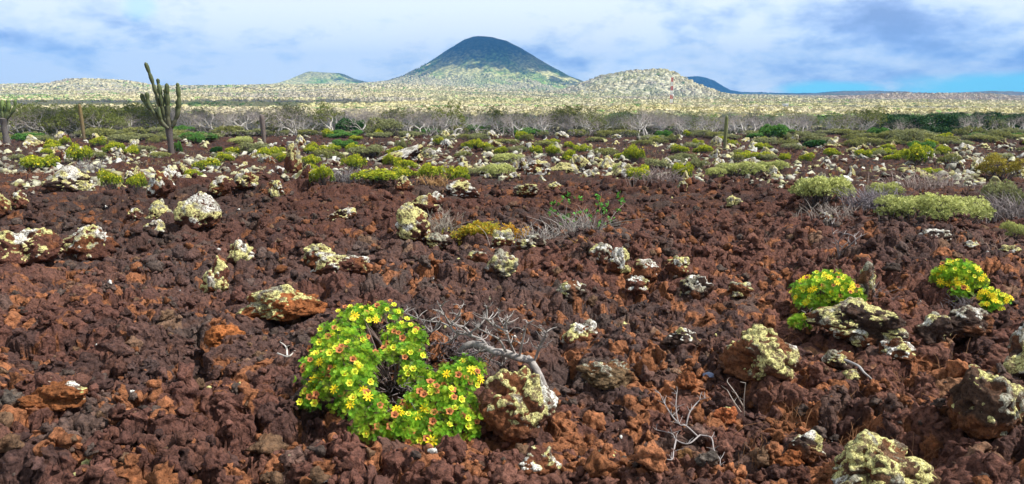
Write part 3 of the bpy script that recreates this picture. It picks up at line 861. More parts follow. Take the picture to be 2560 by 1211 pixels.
def build_field_rocks():
    protos = []
    kinds = [(.65, .75, .3, BROWN), (.6, .3, .2, BROWN), (.42, .5, .6, DARK), (.35, .15, .2, BROWN), (.6, .9, .2, DARK), (.4, .4, .7, DARK), (.5, .6, .1, RED), (.6, .35, .15, BROWN), (.32, .8, .3, DARK), (.45, .55, .5, BROWN)]
    for i, (c, w, g, base) in enumerate(kinds):
        body, crust = rock_meshes('stone', .5, .42, .36, 4, 700+i, base, c, w, g, taper=.15+.06*i, lean=((i % 3-1)*.14, 0), angular=1.2, rough=1.35)
        o = thing('rock', (0, 0, 0), 'rock', 'rock'); part('stone', body, o); part('lichen_crust', crust, o); protos.append((o, w))
    rs = np.random.RandomState(77); n = 0
    tries = 0
    while n < 215 and tries < 9000:
        tries += 1
        px = rs.uniform(-40, 2600); v = 348+(rs.rand()**.85)*150
        cv = np.interp(px, CRX, CRV)
        if px > 2000: cv = 470
        if v > cv+6: 
            if rs.rand() > .05: continue
        dens = .5+.9*float(vn2(np.array([px/130.]), np.array([v/22.]), 5)[0])
        if rs.rand() > dens: continue
        if any(a[0]-8 < px < a[2]+8 and a[1]-3 < v < a[3]+4 for a in HERO): continue
        p = at(px, v); 
        wpx = 16+38*rs.rand()**1.8*np.interp(v, [348, 400, 470], [.55, .85, 1.15])
        sc = wpx*mpp(p)/.5
        o, w = protos[rs.randint(len(protos))]
        w = 'white' if w > .55 else 'yellowish'
        zone = 'just beyond the bare slope' if v > 425 else 'on the rocky flat' if v > 378 else 'near the green scrub'
        place(o, (p.x, p.y, p.z+.02-.02*sc), rs.rand()*6.28, (sc*rs.uniform(.8, 1.5), sc*rs.uniform(.6, 1), sc*rs.uniform(.6, 1.3)),
              f'{w} lichen rock {side(px)} {zone}', 'lichen crusted rocks scattered over the lava beyond the slope')
        n += 1
    cleanup_unused([a for a, b in protos])
    # pale rubble between them: more than anyone could count
    b = Buf(); V, Fc = ico(2)
    shp = []
    for k in range(8):
        P, _, _ = rock_shape(1, .75, .55, 2, 900+k, angular=1.6, rough=1.8, hollow=.4); shp.append((P, normals(P, Fc)))
    for _ in range(9000):
        px = rs.uniform(-60, 2620); v = 342+rs.rand()**.7*140
        cv = np.interp(px, CRX, CRV)
        if v > min(cv, 475)+3: continue
        dens = .40+1.0*float(vn2(np.array([px/80.]), np.array([v/9.]), 15)[0])
        if rs.rand() > dens: continue
        p = at(px, v); s = (6+26*rs.rand()**2.0)*mpp(p)*np.interp(v, [345, 450], [.8, 1.3])
        P, Nn = shp[rs.randint(8)]; a = rs.rand()*6.28; R = np.array([[cos(a), -sin(a), 0], [sin(a), cos(a), 0], [0, 0, 1]])
        w = rs.rand(); c = np.array(LW)*w+np.array(LY)*(1-w) if rs.rand() < .7 else np.array(LG)*1.2
        m = sstep(.0, .4, (Nn@R.T)[:, 2]*.8+.8*fbm3(P*2.2+_*1.7, 2, 4)+rs.uniform(-.25, .35))[:, None]
        b.add(P@R.T*s+np.array([p.x, p.y, p.z+.02]), Fc, c*m*rs.uniform(.45, .95)+np.array(BROWN)*(1-m))
    tag(link('pale_rubble', b.mesh('pale_rubble', M['rock_plain'], True)), kind='stuff')

def build_rubble():
    """loose clinker lying on the lava sheet"""
    rs = np.random.RandomState(31)
    V3, F3 = ico(3); V2, F2 = ico(2)
    shp3 = [rock_shape(1, .82, .75, 3, 950+k, angular=1.0, rough=1.9, lumps=7, hollow=.2)[0] for k in range(12)]
    shp2 = [rock_shape(1, .82, .75, 2, 970+k, angular=1.2, rough=1.7, lumps=6, hollow=.3)[0] for k in range(12)]
    b = Buf()
    def lay(n, ymin, ymax, smin, smax, shp, Fc, pw):
        t = rs.rand(n); y = ymin*(ymax/ymin)**(t**pw); u = rs.uniform(-.82, .82, n); x = u*y
        dz, ids = detail(x, y); z = zt(x, y)+dz
        c1 = lava_color(x, y, ids)
        vcr = np.interp(u2px(u), CRX, CRV); dcr = 3111./(vcr-232)
        for i in range(n):
            if y[i] > dcr[i]+1 and rs.rand() < .6: continue
            pxi = float(u2px(u[i])); e_ = (z[i]-EYE)/y[i]; vy = CY-F*(SP+e_*CP)/(CP-e_*SP); pxi = CX+F*u[i]/(CP-e_*SP)
            if any(a[0]+3 < pxi < a[2]-3 and a[1] < vy < a[3]+8 for a in HERO+[(752, 830, 1205, 1120), (1130, 850, 1370, 960), (1985, 690, 2145, 800), (2345, 670, 2520, 780)]) and rs.rand() < .93: continue
            s = smin*(smax/smin)**(rs.rand()**1.8)
            P = shp[rs.randint(len(shp))]
            q = Euler((rs.uniform(-.5, .5), rs.uniform(-.5, .5), rs.rand()*6.28)).to_matrix()
            R = np.array(q); sc = np.array([1, rs.uniform(.7, 1.1), rs.uniform(.6, 1.1)])*s
            low = y[i] < 6; pxi = float(u2px(u[i]))
            r = rs.rand(); po = (.20 if pxi > 1150 else .10) if low else .06
            if r < po*.8: c = np.array(PAL[4])*rs.uniform(.6, 1.3)
            elif r < po+.06: c = np.array(PAL[3])*rs.uniform(.8, 1.4)
            elif r < po+.10: c = np.array(PAL[6])*rs.uniform(.8, 1.2)
            elif r < po+.112 and s < .055: c = np.array(LW if rs.rand() < .6 else LY)*.95
            else: c = c1[i]*rs.uniform(.75, 1.45)
            b.add((P*sc)@R.T+np.array([x[i], y[i], z[i]+s*.12]), Fc, np.ones((len(P), 3))*c)
    lay(1100, 2.3, 9, .05, .19, shp3, F3, 1.0)
    lay(8500, 2.2, 11, .02, .085, shp2, F2, .9)
    lay(6500, 6, 20, .045, .17, shp2, F2, .8)
    tag(link('lava_rubble', b.mesh('lava_rubble', M['lava'], True)), kind='stuff')
M['rock_plain'] = mat_attr('pale_rubble', .95, 30, 0, .01, .1, .45, 1.15)
# ------------------------------------------------------------------ leaves and shrubs
def frames(nrm, rs):
    nrm = nrm/np.maximum(np.linalg.norm(nrm, axis=1), 1e-9)[:, None]
    a = rs.randn(*nrm.shape); a -= nrm*(a*nrm).sum(1)[:, None]; a /= np.linalg.norm(a, axis=1)[:, None]
    return np.stack([a, np.cross(nrm, a), nrm], 2)        # columns x, y, z
def scatter_tpl(buf, tv, tf, pos, fr, sc, col):
    n, m = len(pos), len(tv)
    V = np.einsum('nij,mj->nmi', fr, tv)*np.asarray(sc).reshape(-1, 1, 1)+pos[:, None, :]
    f = (np.arange(n)[:, None, None]*m+np.asarray(tf)[None]).reshape(-1, len(tf[0]))
    buf.add(V.reshape(-1, 3), f, np.repeat(col, m, 0))
def fern_tpl(k=5):
    """a rosette of pinnate leaves: every leaf a bent midrib with pairs of leaflets"""
    V, Fc = [], []
    rs = np.random.RandomState(3)
    for a in np.arange(k)*2*pi/k:
        tilt = rs.uniform(.45, 1.1); L = rs.uniform(.8, 1.15)
        d = np.array([cos(a)*sin(tilt), sin(a)*sin(tilt), cos(tilt)]); s = np.array([-sin(a), cos(a), 0]); up = np.cross(d, s)
        for j in range(4):
            t = .25+.2*j; c = d*L*t-np.array([0, 0, 1])*.25*t*t
            w = .30*(1-.45*abs(t-.5)); 
            for sg in (-1, 1):
                tip = c+(s*sg*w+d*.16)
                e = d*.055
                V += [c-e, c+e*.6, tip+e*.9, tip-e*.5]; Fc.append([len(V)-4+q for q in range(4)])
        c = d*L-np.array([0, 0, 1])*.25; V += [c-d*.12-s*.05, c-d*.12+s*.05, c+d*.12+s*.03, c+d*.12-s*.03]; Fc.append([len(V)-4+q for q in range(4)])
    return np.array(V), np.array(Fc)
def tuft_tpl(k=6, w=.28, tilt=(.3, 1.2), seed=1):
    V, Fc = [], []; rs = np.random.RandomState(seed)
    for a in np.arange(k)*2*pi/k:
        a += rs.uniform(-.4, .4); t = rs.uniform(*tilt); L = rs.uniform(.6, 1.1)
        d = np.array([cos(a)*sin(t), sin(a)*sin(t), cos(t)]); s = np.array([-sin(a), cos(a), rs.uniform(-.3, .3)])
        V += [d*.1-s*w*.25, d*.1+s*w*.25, d*L+s*w*.5, d*L-s*w*.5]; Fc.append([len(V)-4+q for q in range(4)])
    return np.array(V), np.array(Fc)
FERN, TUFT = fern_tpl(), tuft_tpl()

def on_blobs(blobs, n, rs, zmin=-.25, inner=.96):
    """points and outward normals on the outer skin of a union of ellipsoids (cx,cy,cz,rx,ry,rz)"""
    B = np.array(blobs, float); w = B[:, 3]*B[:, 4]+B[:, 3]*B[:, 5]; w /= w.sum()
    k = rs.choice(len(B), n*2, p=w); d = rs.randn(n*2, 3); d /= np.linalg.norm(d, axis=1)[:, None]
    ok = d[:, 2] > zmin; d, k = d[ok], k[ok]
    P = B[k, :3]+d*B[k, 3:]*(1+.15*rs.randn(len(k), 1)); nn = d/B[k, 3:]; nn /= np.linalg.norm(nn, axis=1)[:, None]
    inside = np.zeros(len(P), bool)
    for j in range(len(B)):
        q = (((P-B[j, :3])/(B[j, 3:]*inner))**2).sum(1) < .8
        inside |= q & (k != j)
    P, nn = P[~inside], nn[~inside]
    return P[:n], nn[:n]

GREEN = np.array((.15, .40, .028)); LIME = np.array((.54, .64, .035)); YEL = np.array((.85, .68, .02))

def daisy_mesh():
    b = Buf()
    for i in range(8):
        a = i*2*pi/8+.1; d = np.array([cos(a), sin(a), 0]); s = np.array([-sin(a), cos(a), 0]); up = np.array([0, 0, 1.])
        V = [d*.2-s*.07, d*.2+s*.07, d*.62+s*.17+up*.12, d*.62-s*.17+up*.12, d*1.0+s*.10+up*.05, d*1.0-s*.10+up*.05]
        b.add(V, [(0, 1, 2, 3), (3, 2, 4, 5)], (.90, .66, .015))
    d = Buf(); V, Fc = ico(1); d.add(V*np.array([.24, .24, .14])+np.array([0, 0, .06]), Fc, (.60, .36, .02))
    return b.mesh('daisy', M['petal']), d.mesh('flower_centre', M['petal'])
def cup_mesh(c1, c2, k=6, seed=0):
    b = Buf(); rs = np.random.RandomState(seed)
    for i in range(k):
        a = i*2*pi/k; w = pi/k*1.15
        p = lambda an, r, z: np.array([cos(an)*r, sin(an)*r, z])
        t = rs.uniform(.85, 1.1)
        V = [p(a-w, .25, -.25), p(a+w, .25, -.25), p(a+w, .78*t, .12), p(a-w, .78*t, .12), p(a, 1.05*t, .3)]
        b.add(V, [(0, 1, 2, 3)], c1); b.add([V[3], V[2], V[4]], [(0, 1, 2)], np.array(c1)*1.15)
    V, Fc = ico(1); b.add(V*np.array([.36, .36, .22])+np.array([0, 0, .02]), Fc, c2)
    return b.mesh('cup', M['petal'])

def shoot_stems(buf, blobs, base, rs, n=40, r=.006, col=(.12, .085, .075)):
    P, nn = on_blobs(blobs, n, rs, -.1)
    for p in P:
        m = (np.array(base)+p)/2+rs.randn(3)*np.array([.15, .15, .1])*np.linalg.norm(p-base)*.6
        tube(buf, smooth_path([np.array(base)+rs.randn(3)*.02, m, p*.98+np.array(base)*.02], 3), [r*1.6, r, r*.5], 4, np.array(col)*rs.uniform(.6, 1.4), cap=False)

def hero_shrub(name, label, blobs_px, base_px, n_sprig, leaf, flowers, seed, cat='shrub', fsize=.028, hup=.05):
    """blobs_px: (px, py, height above ground, rx px, ry px(depth), rz px)"""
    rs = np.random.RandomState(seed)
    b0 = at(*base_px); gz = zt(b0.x, b0.y).item()
    B = []
    for (px, py, h, rx, ry, rz) in blobs_px:
        h += hup; p = at(px, py, h); s = mpp(p); B.append((p.x-b0.x, p.y-b0.y, p.z-gz, rx*s, ry*s, rz*s))
    o = thing(name, (b0.x, b0.y, gz), label, cat)
    P, nn = on_blobs(B, n_sprig, rs, -.35)
    P = P-nn*leaf*.3
    b = Buf(); t = rs.rand(len(P), 1)
    col = GREEN*(1-t**1.5*.75)+LIME*(t**1.5*.75); col = col*rs.uniform(.4, 1.35, (len(P), 1))
    nn2 = nn+np.array([0, -.15, .45]); fr = frames(nn2, rs)
    scatter_tpl(b, *FERN, P, fr, leaf*rs.uniform(.75, 1.2, len(P)), col)
    part('foliage', b.mesh('foliage', M['leaf']), o)
    b = Buf(); shoot_stems(b, B, (0, 0, .02), rs, 90, .005); part('stems', b.mesh('stems', M['twig']), o)
    # flower heads, each one a part
    nd, nc, nw = flowers
    P, nn = on_blobs(B, 6000, rs, -.05)
    view = -np.array([b0.x, b0.y, gz-EYE]); view /= np.linalg.norm(view)
    sc_ = (nn@view); P, nn = P[sc_ > .1], nn[sc_ > .1]
    P = P+nn*leaf*.45; chosen = []
    for i in range(len(P)):
        if all(np.linalg.norm(P[i]-P[j]) > fsize*.85 for j in chosen): chosen.append(i)
        if len(chosen) >= nd+nc+nw: break
    kinds = [('flower', DAISY)]*nd+[('flower_cup', CUP)]*nc+[('withered_flower', WITH)]*nw
    rs.shuffle(kinds)
    for i, (k, me) in zip(chosen, kinds):
        f = link(k, me, o)
        if k == 'flower': link('flower_centre', DISC, f)
        d = Vector(nn[i]*1.0+view*.8+np.array([0, 0, .3])+rs.randn(3)*.2)
        f.rotation_euler = d.to_track_quat('Z', 'Y').to_euler(); f.location = P[i]
        s = fsize*{'flower': .95, 'flower_cup': .66, 'withered_flower': .64}[k]*rs.uniform(.85, 1.15); f.scale = (s, s, s)
    return o

def build_hero_plants():
    global DAISY, DISC, CUP, WITH
    DAISY, DISC = daisy_mesh(); CUP = cup_mesh((.66, .70, .05), (.58, .36, .03), 6); WITH = cup_mesh((.48, .17, .06), (.16, .05, .025), 5, 4)
    main = [(895, 797, .22, 44, 45, 26), (960, 785, .20, 36, 35, 24), (850, 860, .20, 62, 60, 45), (815, 930, .16, 55, 60, 50), (880, 905, .26, 62, 55, 40), (882, 962, .2, 48, 50, 42),
            (835, 985, .10, 60, 50, 45), (908, 1022, .12, 56, 48, 40), (1010, 850, .24, 48, 45, 40), (1005, 892, .24, 50, 42, 30), (1042, 946, .16, 40, 38, 34), (1000, 1062, .06, 64, 46, 32),
            (1080, 1010, .13, 62, 50, 45), (1140, 960, .16, 50, 45, 45), (1170, 930, .16, 34, 36, 32), (1110, 1060, .06, 70, 46, 45), (1150, 1020, .08, 46, 46, 45), (935, 1070, .04, 55, 40, 30), (1090, 1100, .02, 60, 40, 34), (1020, 1085, .02, 46, 36, 30), (1160, 1075, .02, 34, 34, 34), (800, 1000, .06, 42, 40, 36)]
    hero_shrub('flowering_shrub', 'largest green shrub with yellow daisies and brown withered heads, bottom centre', main, (985, 1000), 2700, .029, (22, 100, 88), 1)
    hero_shrub('flowering_shrub', 'round green shrub full of yellow flowers above the big round boulder at right',
               [(2065, 745, .14, 66, 55, 50), (2030, 735, .14, 40, 40, 36), (2105, 750, .14, 40, 40, 40), (2070, 715, .18, 50, 40, 30), (2000, 812, .05, 24, 22, 22)], (2065, 775), 620, .040, (24, 46, 14), 2, fsize=.025)
    hero_shrub('flowering_shrub', 'small dark green shrub with many yellow flowers, upper of the two at far right',
               [(2395, 690, .18, 44, 36, 30), (2370, 700, .14, 32, 30, 26), (2430, 705, .14, 28, 26, 22), (2400, 725, .1, 24, 20, 18), (2402, 748, .03, 13, 12, 10)], (2400, 750), 330, .042, (18, 30, 4), 3, fsize=.027)
    hero_shrub('flowering_shrub', 'smallest yellow flowering shrub, low at the right end of the slope',
               [(2475, 745, .09, 24, 20, 18), (2500, 748, .07, 16, 14, 10), (2476, 768, .05, 20, 16, 12)], (2478, 775), 140, .038, (12, 16, 0), 4, fsize=.027)

# --- distant shrubs: kinds shared by many copies
def shrub_proto(kind, seed):
    rs = np.random.RandomState(seed)
    spec = {'yellow': (8, .30, .24, 1000, .055), 'pale': (10, .34, .20, 2200, .042), 'olive': (8, .30, .26, 1000, .05), 'green': (7, .30, .30, 1000, .06), 'dark': (7, .34, .34, 700, .09), 'low': (8, .36, .16, 800, .05), 'gold': (8, .3, .3, 700, .06)}[kind]
    nb, rx, h, n, leaf = spec
    B = []
    for i in range(nb*2):
        a = rs.rand()*6.28; q = rs.rand()**.5*.36; r_ = rs.uniform(.07, .15)
        B.append((cos(a)*q, sin(a)*q, h*(rs.uniform(.45, 1.15)-.9*q), r_, r_*rs.uniform(.7, 1.2), min(r_*rs.uniform(.55, .9), h*.5)))
    P, nn = on_blobs(B, n, rs, -.3 if kind in ('yellow', 'green', 'dark') else -.1)
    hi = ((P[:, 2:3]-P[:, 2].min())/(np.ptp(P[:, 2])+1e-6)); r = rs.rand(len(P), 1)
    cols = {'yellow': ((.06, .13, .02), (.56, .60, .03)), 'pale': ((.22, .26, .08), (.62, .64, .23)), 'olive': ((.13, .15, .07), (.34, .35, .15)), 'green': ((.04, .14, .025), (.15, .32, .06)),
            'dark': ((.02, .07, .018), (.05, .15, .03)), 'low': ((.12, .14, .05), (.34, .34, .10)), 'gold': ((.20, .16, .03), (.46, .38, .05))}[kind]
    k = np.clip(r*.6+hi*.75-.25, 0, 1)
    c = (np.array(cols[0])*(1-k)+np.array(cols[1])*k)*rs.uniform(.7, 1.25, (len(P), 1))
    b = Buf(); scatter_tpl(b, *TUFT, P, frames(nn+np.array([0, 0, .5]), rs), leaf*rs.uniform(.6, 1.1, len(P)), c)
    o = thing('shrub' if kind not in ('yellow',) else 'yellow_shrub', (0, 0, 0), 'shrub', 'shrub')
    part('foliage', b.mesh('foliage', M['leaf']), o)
    b = Buf(); shoot_stems(b, B, (0, 0, -.16), rs, 80, .006, (.12, .10, .10)); part('stems', b.mesh('stems', M['twig']), o)
    if kind == 'yellow':
        P2, n2 = on_blobs(B, 100, rs, .15); b = Buf()
        scatter_tpl(b, *tuft_tpl(5, .5, (.9, 1.4), 4), P2+n2*.03, frames(n2+np.array([0, 0, .6]), rs), .028*rs.uniform(.7, 1.2, len(P2)), np.array([(.80, .66, .03)])*rs.uniform(.7, 1.1, (len(P2), 1)))
        tag(part('blossoms', b.mesh('blossoms', M['petal']), o), kind='stuff')
    return o

# (centre x, base y, width, height in photo pixels, kind, label)
SHR = [
 (70, 436, 92, 42, 'yellow', 'broad yellow shrub at the far left above the half white rock'),
 (188, 418, 56, 46, 'yellow', 'tall yellow green shrub between pale rocks, second from the left'),
 (272, 486, 56, 48, 'yellow', 'yellow shrub on the ridge, left one of a pair above bare lava at left'),
 (336, 488, 46, 38, 'yellow', 'smaller yellow shrub, right one of the pair above bare lava at left'),
 (275, 386, 54, 26, 'yellow', 'yellow shrub behind a white rock left of the tall cactus'),
 (506, 432, 78, 34, 'yellow', 'long yellow shrub right of the cactus foot, upper part of the ridge'),
 (478, 456, 44, 26, 'yellow', 'small yellow shrub in front of the long one right of the cactus foot'),
 (666, 402, 62, 30, 'yellow', 'yellow shrub left of the tooth shaped slab'),
 (702, 410, 34, 22, 'yellow', 'small yellow green shrub touching the tooth shaped slab'),
 (776, 424, 58, 26, 'yellow', 'yellow green shrub just right of the tooth shaped slab'),
 (772, 440, 42, 26, 'yellow', 'bright green yellow shrub in the row of three right of the tooth slab'),
 (802, 474, 66, 46, 'yellow', 'brightest green yellow shrub on the lip right of the tooth slab'),
 (880, 436, 62, 38, 'yellow', 'yellow shrub left of the dense yellow thicket'),
 (935, 478, 112, 36, 'yellow', 'widest yellow shrub at the front of the dense thicket'),
 (1010, 436, 64, 34, 'yellow', 'yellow shrub behind the front one in the dense thicket'),
 (972, 424, 36, 34, 'yellow', 'narrow yellow shrub by the slanting pale slab'),
 (1012, 456, 70, 30, 'yellow', 'yellow shrub in the middle of the dense thicket'),
 (1078, 460, 84, 46, 'yellow', 'large rounded yellow shrub on the right half of the thicket'),
 (1150, 462, 62, 40, 'yellow', 'yellow shrub at the right end of the thicket'),
 (884, 388, 58, 26, 'yellow', 'distant yellow green shrub left of a dark olive bush'),
 (860, 378, 66, 24, 'green', 'low green bush behind the distant yellow green shrub'),
 (908, 402, 92, 34, 'olive', 'dark olive bush behind the yellow thicket'),
 (820, 408, 80, 30, 'low', 'dull grassy grey green patch of scrub behind the thicket'),
 (1252, 392, 34, 20, 'yellow', 'small yellow shrub behind the grey green mats in the centre'),
 (1345, 390, 36, 22, 'yellow', 'leftmost of three distant yellow shrubs above the white rock wall'),
 (1384, 400, 42, 28, 'yellow', 'middle one of three distant yellow shrubs above the white rock wall'),
 (1424, 408, 34, 28, 'yellow', 'right one of three distant yellow shrubs above the white rock wall'),
 (1458, 390, 44, 22, 'yellow', 'yellow shrub behind the dark leaning slab'),
 (1590, 414, 56, 40, 'yellow', 'yellow shrub right of the dark leaning slab'),
 (1600, 462, 68, 34, 'yellow', 'low yellow shrub on the lip among pale rocks'),
 (1702, 460, 58, 42, 'yellow', 'bright yellow shrub standing alone on the lip right of centre'),
 (1762, 388, 48, 22, 'yellow', 'yellow shrub left of the thin column cactus'),
 (1862, 404, 46, 20, 'yellow', 'flat yellow shrub right of the thin column cactus'),
 (1910, 402, 48, 18, 'yellow', 'second flat yellow shrub right of the thin column cactus'),
 (1962, 410, 32, 22, 'yellow', 'small yellow shrub left of the flat rocky outcrop'),
 (2018, 412, 38, 24, 'yellow', 'small yellow shrub beside tan grass left of the flat outcrop'),
 (2300, 424, 84, 50, 'yellow', 'tall dark yellow shrub behind the pale mats at right'),
 (2240, 408, 44, 18, 'yellow', 'small yellow shrub on the flat rocky outcrop'),
 (2338, 446, 60, 20, 'yellow', 'low yellow shrub among white stones at right'),
 (2385, 420, 60, 30, 'low', 'dull yellow green shrub between white rocks at right'),
 (2530, 462, 120, 66, 'gold', 'golden olive bush at the right edge'),
 (2075, 530, 190, 92, 'pale', 'large pale green spreading bush left of the two on the right'),
 (2222, 506, 84, 50, 'pale', 'smaller pale green bush between the two large ones'),
 (2330, 584, 190, 92, 'pale', 'largest pale green spreading bush, left half of the right mat'),
 (2440, 578, 180, 84, 'pale', 'pale green bush joined to the right of the largest one'),
 (2540, 540, 120, 84, 'olive', 'grey green bush behind the largest mat at the right edge'),
 (2550, 612, 60, 46, 'pale', 'green yellow bush low at the right edge'),
 (1240, 452, 100, 44, 'pale', 'grey green bush in the centre behind bare lava'),
 (1262, 418, 88, 32, 'pale', 'greyish bush behind the central grey green one'),
 (1180, 452, 56, 28, 'olive', 'thin grey bush between the thicket and the central grey green bush'),
 (1520, 398, 60, 22, 'low', 'dull green bush behind pale stones in the middle'),
 (1568, 446, 60, 34, 'pale', 'pale grey green bush by the pale rounded rock at the lip'),
 (1645, 432, 80, 36, 'olive', 'greyish twiggy bush between two yellow shrubs at the lip'),
 (1745, 436, 70, 36, 'olive', 'greyish bush right of the bright yellow shrub'),
 (1862, 452, 110, 44, 'pale', 'pale grey green bush on the lip right of centre'),
 (1940, 440, 70, 36, 'pale', 'pale bush at the right end of the lip'),
 (1790, 456, 60, 30, 'pale', 'low pale bush beside the stones on the lip'),
 (1938, 358, 76, 42, 'green', 'round bright green bush in front of the bare trees at right'),
 (2042, 372, 50, 22, 'dark', 'pair of dark green bushes below the bright green one'),
 (2312, 388, 68, 30, 'green', 'light green feathery bush before the black lava mound'),
 (2275, 368, 84, 44, 'olive', 'brownish twiggy bush behind the feathery green one'),
 (484, 364, 42, 24, 'green', 'small green bush right of the tall cactus'),
 (445, 388, 18, 38, 'green', 'narrow green bush touching the foot of the tall cactus'),
 (538, 388, 28, 20, 'dark', 'small dark green bush right of the cactus foot'),
 (868, 338, 84, 46, 'dark', 'dark green bush at the foot of the bare trees left of centre'),
 (955, 346, 90, 46, 'olive', 'dull green bush right of the dark one under the bare trees'),
 (1662, 352, 42, 28, 'green', 'green bush under the bare trees right of centre'),
 (600, 366, 60, 22, 'pale', 'pale grass coloured bush among lichen rocks left of centre'),
 (630, 392, 70, 30, 'olive', 'grey dry bush right of the small dark green one'),
 (1005, 390, 40, 40, 'olive', 'thin grey dry bush rising behind the pale sloping rock'),
]
def build_shrubs():
    P = {}
    for k, n in (('yellow', 4), ('pale', 3), ('olive', 3), ('green', 2), ('dark', 2), ('low', 3), ('gold', 1)):
        P[k] = [shrub_proto(k, 300+len(P)*10+i) for i in range(n)]
    rs = np.random.RandomState(5)
    def put(px, v, w, h, k, lab, grp):
        p = at(px, v); s = mpp(p); pr = P[k][rs.randint(len(P[k]))]
        hh = {'yellow': .36, 'pale': .32, 'olive': .40, 'green': .44, 'dark': .5, 'low': .26, 'gold': .44}[k]
        W = w*s/.82; ph = math.atan2(EYE-p.z, p.y); H = max(h*s-W*.35*sin(ph), h*s*.55)/hh
        place(pr, (p.x, p.y+W*.3, zt(p.x, p.y+W*.3).item()+.09), rs.rand()*6.28, (W, W*.85, H*(.95 if k == 'pale' else 1.12)), lab, grp)
    for (px, v, w, h, k, lab) in SHR: put(px, v, w, h, k, lab, None)
    # the belt of low scrub in front of the trees and the smaller shrubs on the lava
    n = 0
    for i in range(118):
        px = rs.uniform(-60, 2620); v = rs.uniform(336, 362) if i < 90 else rs.uniform(350, 372)
        if 160 < px < 200 or (640 < px < 2000 and v > 345 and rs.rand() < .6): v = rs.uniform(334, 346)
        k = ['low', 'olive', 'low', 'green', 'low', 'olive', 'olive', 'low', 'olive'][rs.randint(9)]
        if px > 2150 and rs.rand() < .4: k = 'low'
        word = {'low': 'low dull green', 'olive': 'olive green', 'green': 'fresh green'}[k]
        put(px, v, rs.uniform(44, 96), rs.uniform(13, 26), k, f'{word} shrub {side(px)} in the scrub belt before the trees', 'shrubs in the scrub belt before the trees')
    for i in range(108):
        px = rs.uniform(-60, 2620); v = 346+rs.rand()**1.2*66
        k = 'yellow' if rs.rand() < .42 else 'low' if rs.rand() < .5 else 'olive'
        if k == 'low': put(px, v, rs.uniform(34, 70), rs.uniform(12, 20), k, f'dull green low shrub {side(px)} among distant lichen rocks', 'low shrubs among the lichen rocks')
        elif k == 'olive': put(px, v, rs.uniform(34, 74), rs.uniform(14, 24), k, f'dark olive twiggy shrub {side(px)} among distant lichen rocks', 'twiggy shrubs among the lichen rocks')
        else: put(px, v, rs.uniform(26, 52)*np.interp(v, [350, 400], [.8, 1.1]), rs.uniform(12, 24), k, f'small yellow shrub {side(px)} among distant lichen rocks', 'yellow shrubs among the lichen rocks')
    for k in P: cleanup_unused(P[k])

# ------------------------------------------------------------------ bare trees
PALE, TWG = (.62, .58, .54), (.44, .38, .365)
def bare_tree(seed, leafy=0):
    rs = np.random.RandomState(seed); tb, cb, lb = Buf(), Buf(), []
    def grow(p, d, L, r, depth):
        n = 3; pts = [p]; dd = d.copy()
        for i in range(n):
            dd = dd+rs.randn(3)*.24; dd[2] += .05; dd /= np.linalg.norm(dd); pts.append(pts[-1]+dd*L/n)
        r1 = r*.66
        col = np.array(PALE)*rs.uniform(.85, 1.1) if depth < 3 else np.array(TWG)*rs.uniform(.7, 1.35)
        tube(tb if depth < 3 else cb, pts, [r, r1], 5 if depth < 2 else 3, col, cap=False)
        if depth >= 6: lb.append(pts[-1]); return
        k = 3 if rs.rand() < .55 or depth >= 4 else 2
        for i in range(k):
            nd = dd+rs.randn(3)*(.50 if depth else .6); nd[2] = nd[2]*.75+.12+(.12 if depth < 2 else 0)
            nd /= np.linalg.norm(nd); grow(pts[-1] if i or depth == 0 else pts[-2], nd, L*rs.uniform(.68, .86), r1*rs.uniform(.62, .8), depth+1)
    for i in range(rs.randint(2, 4)):
        d = np.array([rs.uniform(-.6, .6), rs.uniform(-.5, .5), 1.]); d /= np.linalg.norm(d)
        grow(np.array([rs.uniform(-.12, .12), rs.uniform(-.1, .1), -.1]), d, .85, rs.uniform(.06, .085), 0)
    o = thing('bare_tree', (0, 0, 0), 'tree', 'tree')
    part('trunk', tb.mesh('trunk', M['bark']), o); part('crown', cb.mesh('crown', M['twig']), o)
    if leafy:
        P = np.array(lb); P = P[rs.rand(len(P)) < leafy]; b = Buf()
        c = np.array([(.19, .22, .05)])*rs.uniform(.6, 1.3, (len(P), 1))
        scatter_tpl(b, *TUFT, P, frames(rs.randn(len(P), 3)+np.array([0, 0, 1]), rs), .13*rs.uniform(.6, 1.2, len(P)), c)
        part('leaves', b.mesh('leaves', M['leaf']), o)
    z = np.array(lb)[:, 2]
    o['h_'] = float(np.quantile(z, .97))
    return o
def leafy_tree(seed, c0, c1):
    rs = np.random.RandomState(seed); B = []
    for i in range(11):
        a = rs.rand()*6.28; q = rs.rand()**.5*1.15; B.append((cos(a)*q, sin(a)*q, rs.uniform(.9, 2.3)-.35*q, rs.uniform(.45, .8), rs.uniform(.45, .8), rs.uniform(.35, .55)))
    P, nn = on_blobs(B, 1500, rs, -.6); r = rs.rand(len(P), 1)
    c = (np.array(c0)*(1-r)+np.array(c1)*r)*rs.uniform(.7, 1.3, (len(P), 1))
    b = Buf(); scatter_tpl(b, *TUFT, P, frames(nn+np.array([0, 0, .3]), rs), .2*rs.uniform(.6, 1.2, len(P)), c)
    o = thing('leafy_tree', (0, 0, 0), 'tree', 'tree'); part('crown', b.mesh('crown', M['leaf']), o)
    b = Buf()
    for i in range(5):
        e = np.array(B[i][:3]); tube(b, smooth_path([(rs.uniform(-.1, .1), 0, -.1), e*.4+rs.randn(3)*.1, e], 3), [.09, .06, .02], 5, (.2, .17, .14), False)
    part('trunk', b.mesh('trunk', M['bark']), o)
    return o

